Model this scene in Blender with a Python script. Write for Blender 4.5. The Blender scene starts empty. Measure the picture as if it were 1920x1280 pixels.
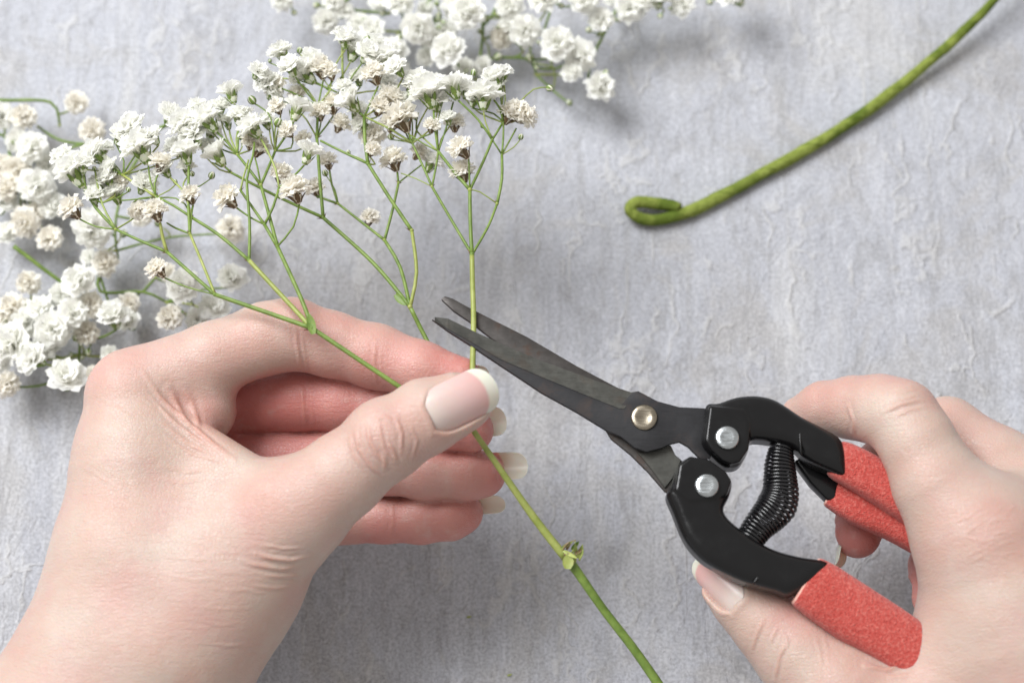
import bpy, bmesh, math, random
import numpy as np
from mathutils import Vector, Matrix
from mathutils.bvhtree import BVHTree
random.seed(11); RNG = np.random.default_rng(5)
SC = bpy.context.scene
S = 0.01                                   # everything below is written in centimetres; meshes are stored in metres
# ------------------------------------------------------------------ camera
TH = math.radians(18.0); DIST = 60.0; FOC = 70.0
R_ = np.array([1.0, 0, 0]); U_ = np.array([0, math.cos(TH), math.sin(TH)]); B_ = np.array([0, -math.sin(TH), math.cos(TH)])
CAM = B_ * DIST
cd = bpy.data.cameras.new('camera'); cam = bpy.data.objects.new('camera', cd); SC.collection.objects.link(cam)
cd.lens = FOC; cd.sensor_width = 36; cd.clip_start = 0.01; cd.clip_end = 20
cam.location = CAM * S; cam.rotation_euler = (TH, 0, 0); SC.camera = cam
cd.dof.use_dof = True; cd.dof.focus_distance = (DIST - 6.2) * S; cd.dof.aperture_fstop = 7.6; cd.dof.aperture_blades = 7
# ------------------------------------------------------------------ world, lamps, exposure
w = bpy.data.worlds.new('World'); SC.world = w; w.use_nodes = True
w.node_tree.nodes['Background'].inputs[0].default_value = (1.0, 0.965, 0.93, 1); w.node_tree.nodes['Background'].inputs[1].default_value = 0.55
def area_lamp(name, loc, aim, size, watts, col):
    ld = bpy.data.lights.new(name, 'AREA'); ld.shape = 'RECTANGLE'; ld.size, ld.size_y = size[0] * S, size[1] * S
    ld.energy = watts; ld.color = col
    o = bpy.data.objects.new(name, ld); SC.collection.objects.link(o); o.location = Vector(loc) * S
    o.rotation_euler = (Vector(aim) - Vector(loc)).to_track_quat('-Z', 'Y').to_euler(); return o
area_lamp('window_light', (-76, 60, 128), (0, 0, 3), (92, 92), 39.5, (0.975, 0.985, 1.0))
SC.view_settings.view_transform = 'Standard'; SC.view_settings.look = 'None'; SC.view_settings.exposure = 0; SC.view_settings.gamma = 1
SC.cycles.max_bounces = 12; SC.cycles.diffuse_bounces = 8
# ------------------------------------------------------------------ tracing helpers
def P(px, py, z):                          # a point z cm above the table, on the sight line of pixel (px, py) of the 1920x1280 photograph
    k = 36.0 / FOC / 1920.0
    d = R_ * ((px - 960) * k) + U_ * (-(py - 640) * k) - B_
    return CAM + d * ((z - CAM[2]) / d[2])
def ppc(p): return 1920 * FOC / 36.0 / float(np.dot(CAM - np.asarray(p), B_))       # pixels per cm at a point
def Q(px, py, z, r):                       # point + radius in cm from a radius in pixels
    p = P(px, py, z); return p, r / ppc(p)
# ------------------------------------------------------------------ object helpers
def link(name, me, mat=None, parent=None):
    o = bpy.data.objects.new(name, me); SC.collection.objects.link(o)
    if mat is not None and not me.materials:
        for m in (mat if isinstance(mat, (list, tuple)) else [mat]): me.materials.append(m)
    if parent is not None: o.parent = parent; o.matrix_parent_inverse = parent.matrix_world.inverted()
    return o
def mesh_np(name, V, F, mat=None, parent=None, smooth=True, mi=None):
    me = bpy.data.meshes.new(name); me.from_pydata([tuple(v) for v in (np.asarray(V) * S)], [], [tuple(int(i) for i in f) for f in F])
    me.update()
    if smooth: me.polygons.foreach_set('use_smooth', [True] * len(me.polygons))
    o = link(name, me, mat, parent)
    if mi is not None: me.polygons.foreach_set('material_index', mi)
    return o
def thing(name, label, cat, loc=(0, 0, 0), group=None):
    o = bpy.data.objects.new(name, None); SC.collection.objects.link(o); o.location = Vector(loc) * S
    o.empty_display_size = 0.01
    o['label'] = label; o['category'] = cat
    if group: o['group'] = group
    bpy.context.view_layer.update(); return o
def tag(o, label, cat, group=None):
    o['label'] = label; o['category'] = cat
    if group: o['group'] = group
    return o
# ------------------------------------------------------------------ material helpers
def mat(name, col=(0.5, 0.5, 0.5), rough=0.5, metal=0.0, spec=0.5):
    m = bpy.data.materials.new(name); m.use_nodes = True; b = m.node_tree.nodes['Principled BSDF']
    b.inputs['Base Color'].default_value = (*col, 1); b.inputs['Roughness'].default_value = rough
    b.inputs['Metallic'].default_value = metal; b.inputs['Specular IOR Level'].default_value = spec
    return m
ALB = 0.76                                 # reflectances below are graded for a diffuse white of 1/ALB
class N:                                   # small node-writing aid
    def __init__(s, m): s.t = m.node_tree; s.b = s.t.nodes.get('Principled BSDF')
    def n(s, typ, **kw):
        x = s.t.nodes.new(typ)
        for k, v in kw.items(): setattr(x, k, v)
        return x
    def l(s, a, b): s.t.links.new(a, b)
    def coord(s, scale=(1, 1, 1), loc=(0, 0, 0), rot=(0, 0, 0), kind='Object'):
        c = s.n('ShaderNodeTexCoord'); mp = s.n('ShaderNodeMapping'); mp.inputs['Scale'].default_value = scale
        mp.inputs['Location'].default_value = loc; mp.inputs['Rotation'].default_value = rot; s.l(c.outputs[kind], mp.inputs[0]); return mp.outputs[0]
    def noise(s, vec, scale, detail=3, rough=0.5, dist=0.0):
        x = s.n('ShaderNodeTexNoise'); x.inputs['Scale'].default_value = scale; x.inputs['Detail'].default_value = detail
        x.inputs['Roughness'].default_value = rough; x.inputs['Distortion'].default_value = dist; s.l(vec, x.inputs['Vector']); return x.outputs['Fac']
    def voro(s, vec, scale, feat='F1', out='Distance'):
        x = s.n('ShaderNodeTexVoronoi', feature=feat); x.inputs['Scale'].default_value = scale; s.l(vec, x.inputs['Vector']); return x.outputs[out]
    def ramp(s, fac, stops, interp='LINEAR'):
        x = s.n('ShaderNodeValToRGB'); e = x.color_ramp; e.interpolation = interp
        while len(e.elements) < len(stops): e.elements.new(0.5)
        for el, (p, c) in zip(e.elements, stops):
            el.position = p; el.color = (*[q * ALB for q in c], 1) if isinstance(c, tuple) else (c, c, c, 1)
        s.l(fac, x.inputs[0]); return x.outputs[0]
    def math(s, op, a, b=None, clamp=False):
        x = s.n('ShaderNodeMath', operation=op, use_clamp=clamp)
        for i, v in enumerate((a, b)):
            if v is None: continue
            if isinstance(v, (int, float)): x.inputs[i].default_value = v
            else: s.l(v, x.inputs[i])
        return x.outputs[0]
    def mix(s, fac, a, b, blend='MIX'):
        x = s.n('ShaderNodeMix', data_type='RGBA', blend_type=blend)
        for sock, v in ((x.inputs[0], fac), (x.inputs[6], a), (x.inputs[7], b)):
            if isinstance(v, (int, float)): sock.default_value = v
            elif isinstance(v, tuple): sock.default_value = (*[q * ALB for q in v], 1)
            else: s.l(v, sock)
        return x.outputs[2]
    def bump(s, h, dist, strength=1.0, prev=None):
        x = s.n('ShaderNodeBump'); x.inputs['Distance'].default_value = dist; x.inputs['Strength'].default_value = strength
        s.l(h, x.inputs['Height'])
        if prev is not None: s.l(prev, x.inputs['Normal'])
        return x.outputs['Normal']
    def attr(s, name):
        x = s.n('ShaderNodeAttribute', attribute_name=name); return x.outputs['Fac']

# --- plaster board
def plaster():
    m = mat('grey_plaster', rough=0.8, spec=0.25); k = N(m)
    v = k.coord((1, 1, 1))
    vs = k.coord((1, 0.16, 1))                      # strokes run away from the viewer
    vs2 = k.coord((1, 0.35, 1), (3.1, 0.7, 0))
    big = k.noise(v, 9, 3, 0.55, 0.4)
    col = k.ramp(big, [(0.3, (0.51, 0.525, 0.58)), (0.5, (0.575, 0.592, 0.655)), (0.7, (0.625, 0.648, 0.72))])
    warm = k.noise(v, 24, 6, 0.68, 0.8)
    col = k.mix(k.ramp(warm, [(0.5, 0.0), (0.60, 0.6)]), col, (0.52, 0.50, 0.48))
    blue = k.noise(k.coord((1, 0.55, 1), (3.1, 0.7, 0)), 75, 7, 0.72, 0.7)
    col = k.mix(k.ramp(blue, [(0.50, 0.0), (0.62, 0.65)]), col, (0.68, 0.70, 0.765))
    dk = k.noise(k.coord((1, 0.5, 1), (1.3, 4.7, 0)), 110, 7, 0.75, 0.9)
    col = k.mix(k.ramp(dk, [(0.37, 0.6), (0.49, 0.0)]), col, (0.38, 0.38, 0.395))
    pale = k.noise(k.coord((1, 0.28, 1), (6, 3, 0)), 26, 5, 0.65, 0.6); col = k.mix(k.ramp(pale, [(0.53, 0.0), (0.62, 0.55)]), col, (0.72, 0.725, 0.74))
    strk = k.noise(k.coord((1, 0.06, 1), (4, 6, 0)), 230, 4, 0.65, 0.15); col = k.mix(k.ramp(strk, [(0.36, 0.4), (0.47, 0.0)]), col, (0.42, 0.42, 0.43))
    fib = k.noise(k.coord((1, 0.22, 1), (2, 1, 0)), 420, 4, 0.7, 0.4)
    col = k.mix(k.ramp(fib, [(0.3, 0.32), (0.5, 0.0)]), col, (0.38, 0.38, 0.40))
    col = k.mix(k.ramp(fib, [(0.52, 0.0), (0.7, 0.32)]), col, (0.70, 0.70, 0.73))
    n1 = k.noise(k.coord((1, 0.45, 1), (3.1, 0.7, 0)), 44, 5, 0.62, 1.0)   # trowel layers: steps where the noise crosses a level
    lay = k.ramp(n1, [(0.0, 0.0), (0.40, 0.05), (0.412, 0.35), (0.49, 0.38), (0.50, 0.68), (0.585, 0.7), (0.60, 1.0)])
    wn = k.n('ShaderNodeTexNoise'); wn.inputs['Scale'].default_value = 60; wn.inputs['Detail'].default_value = 4; k.l(v, wn.inputs['Vector'])
    def ridges(off, sc, lo_, wd):
        wv = k.n('ShaderNodeVectorMath', operation='MULTIPLY_ADD'); wv.inputs[1].default_value = (0.022, 0.03, 0); k.l(wn.outputs['Color'], wv.inputs[0]); k.l(k.coord((1, 0.30, 1), off), wv.inputs[2])
        rid = k.voro(wv.outputs[0], sc, 'DISTANCE_TO_EDGE'); msk = k.ramp(k.noise(k.coord((1, 0.6, 1), off), 48, 3, 0.6), [(lo_, 0.0), (lo_ + .05, 1.0)])
        return k.math('MULTIPLY', k.ramp(rid, [(0.0, 1.0), (wd * .4, 0.8), (wd, 0.0)]), msk)
    r1 = ridges((0.4, 0.2, 0), 62, 0.53, 0.05); r2 = ridges((1.7, 2.2, 0), 100, 0.56, 0.07)
    r3 = k.ramp(k.noise(k.coord((1, 0.045, 1), (5, 1, 0)), 330, 3, 0.6, 0.15), [(0.655, 0.0), (0.69, 1.0)]); r3 = k.math('MULTIPLY', r3, k.ramp(k.noise(k.coord((1, 0.4, 1), (9, 2, 0)), 45, 3), [(0.47, 0.0), (0.56, 1.0)]))
    ridge = k.math('MAXIMUM', k.math('MAXIMUM', r1, r2), r3)
    sp = k.noise(v, 1100, 4, 0.8)                   # grain
    col = k.mix(k.ramp(sp, [(0.37, 0.62), (0.53, 0.0)]), col, (0.31, 0.31, 0.315))
    col = k.mix(k.ramp(sp, [(0.52, 0.0), (0.66, 0.5)]), col, (0.78, 0.78, 0.80))
    pit = k.voro(v, 240); pm = k.ramp(k.noise(v, 70, 2), [(0.56, 0.0), (0.62, 1.0)])
    col = k.mix(k.math('MULTIPLY', ridge, 0.42), col, (0.74, 0.735, 0.72))
    k.l(col, k.b.inputs['Base Color'])
    nb = k.bump(lay, 0.0007, 0.55)
    nb = k.bump(ridge, 0.0008, 0.52, nb)
    nb = k.bump(dk, 0.0012, 0.35, nb); nb = k.bump(fib, 0.0004, 0.3, nb)
    nb = k.bump(k.math('MULTIPLY', pit, pm), 0.0010, 0.3, nb)
    nb = k.bump(sp, 0.00035, 0.6, nb)
    k.l(nb, k.b.inputs['Normal']); return m
# --- skin
def skin():
    m = mat('skin', rough=0.41, spec=0.45); k = N(m); v = k.coord()
    fl = k.attr('flush_and_shade'); cr = k.attr('crease')
    n1 = k.noise(v, 55, 3, 0.55); n2 = k.noise(v, 240, 3, 0.6)
    col = k.ramp(n1, [(0.3, (0.65, 0.435, 0.36)), (0.52, (0.668, 0.492, 0.415)), (0.7, (0.69, 0.55, 0.47))])
    col = k.mix(k.ramp(k.noise(v, 95, 2), [(0.5, 0.0), (0.7, 0.35)]), col, (0.67, 0.41, 0.375))
    col = k.mix(k.ramp(k.noise(k.coord((1, 1, 1), (7, 3, 1)), 48, 4, 0.6, 0.6), [(0.52, 0.0), (0.66, 0.30)]), col, (0.60, 0.52, 0.44))
    col = k.mix(k.math('MULTIPLY', fl, 0.9), col, (0.70, 0.215, 0.195))  # real redness of the fingers, plus the palm hollow's shade painted in
    col = k.mix(k.ramp(n2, [(0.56, 0.0), (0.72, 0.22)]), col, (0.76, 0.62, 0.55))
    col = k.mix(k.math('MULTIPLY', cr, 0.42), col, (0.58, 0.25, 0.19))
    k.l(col, k.b.inputs['Base Color'])
    k.b.inputs['Subsurface Weight'].default_value = 0.35; k.b.inputs['Subsurface Radius'].default_value = (1.0, 0.32, 0.16)
    k.b.inputs['Subsurface Scale'].default_value = 0.0055
    c1 = k.voro(k.coord((1, 1, 1)), 1100, 'DISTANCE_TO_EDGE')
    c2 = k.noise(k.coord((1, 4.0, 1), (0, 0, 0), (0, 0, 0.35)), 360, 3, 0.6, 0.8)
    nb = k.bump(k.ramp(c1, [(0.0, 0.0), (0.14, 1.0)]), 0.00012, 0.42)
    nb = k.bump(c2, 0.00045, 0.38, nb); nb = k.bump(n2, 0.0006, 0.22, nb)
    k.l(nb, k.b.inputs['Normal']); return m
def nail_mat():
    m = mat('fingernail', rough=0.3, spec=0.45); k = N(m); t = k.attr('tip')
    c = k.ramp(t, [(0.0, (0.88, 0.68, 0.62)), (0.2, (0.86, 0.60, 0.55)), (0.5, (0.88, 0.55, 0.52)), (0.745, (0.86, 0.50, 0.47)), (0.785, (0.92, 0.85, 0.73)), (1.0, (0.95, 0.91, 0.80))])
    k.l(c, k.b.inputs['Base Color']); k.b.inputs['Subsurface Weight'].default_value = 0.25; k.b.inputs['Subsurface Scale'].default_value = 0.002
    nb = k.bump(k.noise(k.coord(), 500, 2), 0.0001, 0.2); k.l(nb, k.b.inputs['Normal']); return m
def petal_mat(name, col, edge, tr=0.38):
    global ALB; keep, ALB = ALB, 1.0
    m = bpy.data.materials.new(name); m.use_nodes = True; k = N(m); t = k.t; t.nodes.remove(k.b)
    out = t.nodes['Material Output']; d = k.n('ShaderNodeBsdfDiffuse'); tl = k.n('ShaderNodeBsdfTranslucent'); mx = k.n('ShaderNodeMixShader')
    a = k.attr('tipw'); nz = k.noise(k.coord(), 500, 2)
    c = k.ramp(a, [(0.0, edge), (0.45, col), (1.0, col)]); c = k.mix(k.ramp(nz, [(0.5, 0.0), (0.75, 0.35)]), c, tuple(x * 0.97 for x in col))
    k.l(c, d.inputs[0]); k.l(c, tl.inputs[0]); mx.inputs[0].default_value = tr
    k.l(d.outputs[0], mx.inputs[1]); k.l(tl.outputs[0], mx.inputs[2]); k.l(mx.outputs[0], out.inputs[0]); ALB = keep; return m
def green_mat(name, a, b, rough=0.45, sc=300):
    m = mat(name, rough=rough, spec=0.4); k = N(m)
    c = k.ramp(k.noise(k.coord(), sc, 4, 0.6), [(0.3, a), (0.7, b)]); k.l(c, k.b.inputs['Base Color'])
    k.b.inputs['Subsurface Weight'].default_value = 0.1; k.b.inputs['Subsurface Scale'].default_value = 0.001
    nb = k.bump(k.noise(k.coord(), 1500, 2), 0.00015, 0.4); k.l(nb, k.b.inputs['Normal']); return m
def wire_mat():
    m = mat('floral_tape', rough=0.85, spec=0.15); k = N(m); v = k.coord()
    uvn = k.n('ShaderNodeUVMap'); sx = k.n('ShaderNodeSeparateXYZ'); k.l(uvn.outputs[0], sx.inputs[0])
    tw = k.math('FRACT', k.math('ADD', k.math('MULTIPLY', sx.outputs[0], 0.62), sx.outputs[1]))
    n = k.noise(v, 420, 4, 0.65)
    col = k.ramp(n, [(0.3, (0.17, 0.22, 0.035)), (0.7, (0.36, 0.43, 0.10))])
    col = k.mix(k.ramp(k.noise(v, 45, 3, 0.6, 0.5), [(0.46, 0.0), (0.56, 0.8)]), col, (0.10, 0.155, 0.018))
    col = k.mix(k.ramp(tw, [(0.0, 0.75), (0.05, 0.1), (0.5, 0.0), (1.0, 0.0)]), col, (0.07, 0.13, 0.01))
    k.l(col, k.b.inputs['Base Color'])
    nb = k.bump(tw, 0.0004, 0.9); nb = k.bump(n, 0.0009, 0.9, nb); k.l(nb, k.b.inputs['Normal']); return m
def foam_mat():
    m = mat('red_foam', rough=0.9, spec=0.2); k = N(m); v = k.coord()
    n = k.noise(v, 1300, 3, 0.75); g = k.voro(v, 2600)
    col = k.ramp(n, [(0.3, (0.52, 0.055, 0.043)), (0.5, (0.66, 0.105, 0.085)), (0.7, (0.82, 0.24, 0.195))])
    col = k.mix(k.ramp(k.noise(v, 80, 3), [(0.5, 0.0), (0.7, 0.3)]), col, (0.50, 0.05, 0.035))
    k.l(col, k.b.inputs['Base Color']); nb = k.bump(g, 0.0004, 0.6); nb = k.bump(n, 0.0005, 0.8, nb); k.l(nb, k.b.inputs['Normal'])
    k.b.inputs['Sheen Weight'].default_value = 0.25; return m
def steel_mat(name, col, rough, metal=0.9, rust=0.0, spec=0.5, scratch=0.3):
    m = mat(name, col, rough, metal, spec); k = N(m); v = k.coord()
    n = k.noise(v, 320, 5, 0.65); c = k.ramp(n, [(0.3, tuple(x * 0.75 for x in col)), (0.7, tuple(min(1, x * 1.2) for x in col))])
    if rust: c = k.mix(k.ramp(k.noise(v, 160, 5, 0.7, 0.4), [(0.52, 0.0), (0.66, rust)]), c, (0.10, 0.048, 0.025))
    k.l(c, k.b.inputs['Base Color'])
    sc = k.noise(k.coord((1, 14, 1), (0, 0, 0), (0, 0, -0.9)), 260, 3, 0.6)
    k.l(k.ramp(sc, [(0.3, max(0, rough - 0.1)), (0.7, min(1, rough + 0.15))]), k.b.inputs['Roughness'])
    nb = k.bump(sc, 0.0001, scratch); nb = k.bump(n, 0.0002, 0.25, nb); k.l(nb, k.b.inputs['Normal']); return m
M_PL = plaster(); M_SKIN = skin(); M_NAIL = nail_mat()
M_PW = petal_mat('white_petal', (0.985, 0.985, 0.955), (0.90, 0.94, 0.70), 0.5); M_PC = petal_mat('cream_petal', (0.985, 0.963, 0.905), (0.94, 0.88, 0.74), 0.5)
M_STEM = green_mat('green_stem', (0.125, 0.21, 0.032), (0.26, 0.375, 0.08)); M_STEML = green_mat('pale_green_stem', (0.29, 0.38, 0.09), (0.42, 0.50, 0.16))
M_STEMY = green_mat('yellow_green_stem', (0.30, 0.36, 0.07), (0.47, 0.52, 0.16))
M_CAL = green_mat('green_sepal', (0.10, 0.17, 0.03), (0.30, 0.42, 0.09), 0.5, 700); M_CUP = green_mat('pale_calyx', (0.80, 0.84, 0.58), (1.0, 1.0, 0.86), 0.5, 600)
M_CALB = green_mat('withered_sepal', (0.09, 0.05, 0.03), (0.24, 0.17, 0.08), 0.6, 700); M_CUPB = green_mat('withered_calyx', (0.86, 0.76, 0.58), (1.05, 0.98, 0.84), 0.6, 600)
M_BRACT = green_mat('dry_bract', (0.16, 0.09, 0.05), (0.50, 0.38, 0.22), 0.6, 600)
M_WIRE = wire_mat(); M_RED = foam_mat()
M_REDP = green_mat('cut_foam', (0.80, 0.36, 0.29), (0.95, 0.60, 0.50), 0.9, 900)
M_BLK = mat('black_coating', (0.006, 0.006, 0.0065), 0.26, 0.0, 0.35)
k = N(M_BLK); nb = k.bump(k.noise(k.coord(), 60, 3), 0.0008, 0.25); nb = k.bump(k.noise(k.coord(), 900, 2), 0.0001, 0.25, nb); k.l(nb, k.b.inputs['Normal'])
k.l(k.ramp(k.noise(k.coord(), 180, 4, 0.6), [(0.35, 0.16), (0.7, 0.32)]), k.b.inputs['Roughness'])
M_BLADE = steel_mat('dark_blade_steel', (0.012, 0.012, 0.015), 0.5, 0.0, 0.22); M_GROUND = steel_mat('ground_blade_steel', (0.125, 0.125, 0.113), 0.42, 0.7, 0.25, scratch=0.6)
M_REAR = steel_mat('stained_blade_steel', (0.098, 0.09, 0.085), 0.45, 0.75, 0.55); M_RIV = steel_mat('zinc_rivet', (0.62, 0.66, 0.68), 0.25, 1.0, 0.0, scratch=0.5)
M_PIV = steel_mat('aged_rivet', (0.42, 0.37, 0.29), 0.28, 1.0, 0.35); M_SPR = mat('spring_steel', (0.008, 0.008, 0.009), 0.16, 0.0, 0.6)
# ------------------------------------------------------------------ the surface
V = [(-70, -60, 0), (70, -60, 0), (70, 70, 0), (-70, 70, 0), (-70, -60, -1.8), (70, -60, -1.8), (70, 70, -1.8), (-70, 70, -1.8)]
o = mesh_np('table_top', V, [(0, 1, 2, 3), (7, 6, 5, 4), (0, 4, 5, 1), (1, 5, 6, 2), (2, 6, 7, 3), (3, 7, 4, 0)], M_PL, smooth=False); o['kind'] = 'structure'
# ------------------------------------------------------------------ tubes
def spline(pts, rad, step=0.25):
    pts = [np.asarray(p, float) for p in pts]; out = []; rr = []
    for i in range(len(pts) - 1):
        p0 = pts[max(i - 1, 0)]; p1 = pts[i]; p2 = pts[i + 1]; p3 = pts[min(i + 2, len(pts) - 1)]
        n = max(2, int(np.linalg.norm(p2 - p1) / step))
        for j in range(n):
            t = j / n
            out.append(0.5 * ((2 * p1) + (-p0 + p2) * t + (2 * p0 - 5 * p1 + 4 * p2 - p3) * t * t + (-p0 + 3 * p1 - 3 * p2 + p3) * t ** 3))
            rr.append(rad[i] * (1 - t) + rad[i + 1] * t)
    out.append(pts[-1]); rr.append(rad[-1]); return np.array(out), np.array(rr)
class MB:
    def __init__(s): s.V = []; s.F = []; s.M = []; s.UV = []
    def add(s, V, F, m=0, uv=None):
        b = len(s.V); s.V += [tuple(v) for v in V]; s.F += [tuple(i + b for i in f) for f in F]; s.M += [m] * len(F)
    def tube(s, pts, rad, m=0, sides=8, step=0.25, cap=True, smooth=True):
        if smooth: pts, rad = spline(pts, rad, step)
        pts = np.asarray(pts, float); n = len(pts); tan = np.gradient(pts, axis=0); tan /= np.linalg.norm(tan, axis=1)[:, None] + 1e-12
        a = np.array([0, 0, 1.0]) if abs(tan[0][2]) < 0.9 else np.array([1.0, 0, 0])
        nrm = a - tan[0] * a.dot(tan[0]); nrm /= np.linalg.norm(nrm); V = []; F = []
        for i in range(n):
            nrm = nrm - tan[i] * nrm.dot(tan[i]); nrm /= np.linalg.norm(nrm) + 1e-12; bn = np.cross(tan[i], nrm)
            for j in range(sides):
                t = 2 * math.pi * j / sides; V.append(pts[i] + rad[i] * (math.cos(t) * nrm + math.sin(t) * bn))
        for i in range(n - 1):
            for j in range(sides):
                F.append((i * sides + j, i * sides + (j + 1) % sides, (i + 1) * sides + (j + 1) % sides, (i + 1) * sides + j))
        if cap:
            F.append(tuple(range(sides))[::-1]); F.append(tuple((n - 1) * sides + j for j in range(sides)))
        s.add(V, F, m)
    def ball(s, c, r, m=0, sc=(1, 1, 1), nu=8, nv=6):
        V = []; F = []
        for i in range(nv + 1):
            a = math.pi * i / nv
            for j in range(nu):
                b = 2 * math.pi * j / nu; V.append((c[0] + r * sc[0] * math.sin(a) * math.cos(b), c[1] + r * sc[1] * math.sin(a) * math.sin(b), c[2] + r * sc[2] * math.cos(a)))
        for i in range(nv):
            for j in range(nu): F.append((i * nu + j, (i + 1) * nu + j, (i + 1) * nu + (j + 1) % nu, i * nu + (j + 1) % nu))
        s.add(V, F, m)
    def leaf(s, base, d, up, ln, wd, m=0, bend=0.3):
        d = d / np.linalg.norm(d); side = np.cross(d, up); side /= np.linalg.norm(side) + 1e-9; u = np.cross(side, d); V = []; F = []
        for i in range(5):
            t = i / 4; w_ = wd * math.sin(math.pi * min(1, 0.15 + 0.85 * t)) ** 0.8 if i < 4 else 0.0
            c = base + d * ln * t + u * bend * ln * t * t
            V += [c - side * w_ + u * w_ * 0.35, c - u * w_ * 0.1, c + side * w_ + u * w_ * 0.35]
        for i in range(4):
            a = i * 3; F += [(a, a + 1, a + 4, a + 3), (a + 1, a + 2, a + 5, a + 4)]
        s.add(V, F, m)
    def build(s, name, mats, parent=None, smooth=True): return mesh_np(name, s.V, s.F, mats, parent, smooth, s.M)
# ------------------------------------------------------------------ flowers
def flower_mesh(seed, kind):               # unit flower: origin where the stalk meets it, axis +Z, radius about 1
    r = random.Random(seed); V = []; F = []; A = []
    if kind == 'white': rings = [(9, 76, 1.0, .42), (8, 55, 1.04, .42), (7, 36, 1.07, .38), (6, 19, 1.07, .34), (3, 5, 1.02, .28)]
    elif kind == 'cream': rings = [(9, 96, .86, .30), (10, 72, .92, .28), (9, 50, .96, .27), (7, 28, .98, .24), (4, 8, .96, .22)]
    elif kind == 'half': rings = [(7, 56, 1.0, .40), (7, 38, .98, .34), (6, 20, .92, .28), (3, 6, .85, .2)]
    NU, NW = 6, 5
    for (n, th, ln, wd) in rings:
        off = r.random() * 6.28
        for i in range(n):
            az = off + 2 * math.pi * i / n + r.uniform(-.18, .18); t1 = math.radians(th + r.uniform(-9, 9)); L = ln * r.uniform(.86, 1.1); W = wd * r.uniform(.8, 1.2)
            tw = r.uniform(-.4, .4); ph = r.uniform(0, 6.28); fq = r.uniform(5, 9); amp = r.uniform(.04, .09) if kind != 'cream' else r.uniform(.06, .12)
            er = np.array([math.cos(az), math.sin(az), 0]); et = np.array([-math.sin(az), math.cos(az), 0]); ez = np.array([0, 0, 1.0]); b = len(V)
            notch = r.uniform(.04, .16); pos = np.array([0, 0, .32]); prev = 0
            for u in range(NU + 1):
                t = u / NU; ang = t1 * min(1, (t * 1.5) ** 1.1) + .25 * max(0, t - .6)
                if u: pos = pos + (er * math.sin(ang) + ez * math.cos(ang)) * (L * .92 / NU)
                nn = er * math.cos(ang) - ez * math.sin(ang)
                wt = W * (0.22 + 0.78 * math.sin(math.pi * .5 * min(1, t * 1.25)) ** 1.3) * (1 if t < .8 else math.sqrt(max(0.0, 1 - ((t - .8) / .28) ** 2)))
                for j in range(NW):
                    sx = -1 + 2 * j / (NW - 1)
                    q = pos + et * wt * sx + nn * (amp * t * math.sin(fq * sx + ph + 3 * t) + .10 * W * (sx * sx) + tw * wt * sx * .4 * t)
                    if u == NU: q = q - (er * math.sin(ang) + ez * math.cos(ang)) * L * (notch * (1 - abs(sx)) + .05 * math.sin(13 * sx + ph))
                    V.append(q + np.array([r.gauss(0, .005 if kind != 'cream' else .009) for _ in range(3)])); A.append(t * (0.6 + 0.4 * min(1, th / 60)))
            for u in range(NU):
                for j in range(NW - 1):
                    c = b + u * NW + j; F.append((c, c + 1, c + NW + 1, c + NW))
    V = np.array(V); V *= {'white': 1.3, 'half': 1.38, 'cream': 1.42}[kind]; V[:, 2] *= 1.0
    me = bpy.data.meshes.new('flower'); me.from_pydata([tuple(v) for v in V * S], [], F); me.update(); me.polygons.foreach_set('use_smooth', [True] * len(F))
    at = me.attributes.new('tipw', 'FLOAT', 'POINT'); at.data.foreach_set('value', A)
    me.materials.append(M_PC if kind == 'cream' else M_PW); return me
def calyx_mesh(seed, brown, flare=1.0):
    r = random.Random(seed); mb = MB(); prof = [(0.0, .07), (.08, .13), (.2, .24 * flare), (.36, .31 * flare), (.5, .34 * flare)]; n = 10; V = []; F = []
    for z, rr in prof:
        for j in range(n): V.append((rr * math.cos(6.283 * j / n), rr * math.sin(6.283 * j / n), z))
    for i in range(len(prof) - 1):
        for j in range(n): F.append((i * n + j, i * n + (j + 1) % n, (i + 1) * n + (j + 1) % n, (i + 1) * n + j))
    F.append(tuple(range(n))[::-1]); mb.add(V, F, 1)
    for i in range(5):
        az = 6.283 * i / 5 + r.uniform(-.1, .1); rad = np.array([math.cos(az), math.sin(az), 0])
        d = rad * (.42 * flare + r.uniform(-.1, .12)) + np.array([0, 0, .9]); mb.leaf(rad * .17 + np.array([0, 0, .06]), d, -rad, .84 * r.uniform(.85, 1.15), .155, 0, -0.10 - .25 * r.random() if brown else .05)
    me = bpy.data.meshes.new('calyx'); me.from_pydata([tuple(np.array(v) * S) for v in mb.V], [], mb.F); me.update()
    for m in ((M_CALB, M_CUPB) if brown else (M_CAL, M_CUP)): me.materials.append(m)
    me.polygons.foreach_set('material_index', mb.M); me.polygons.foreach_set('use_smooth', [True] * len(mb.F)); return me
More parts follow.
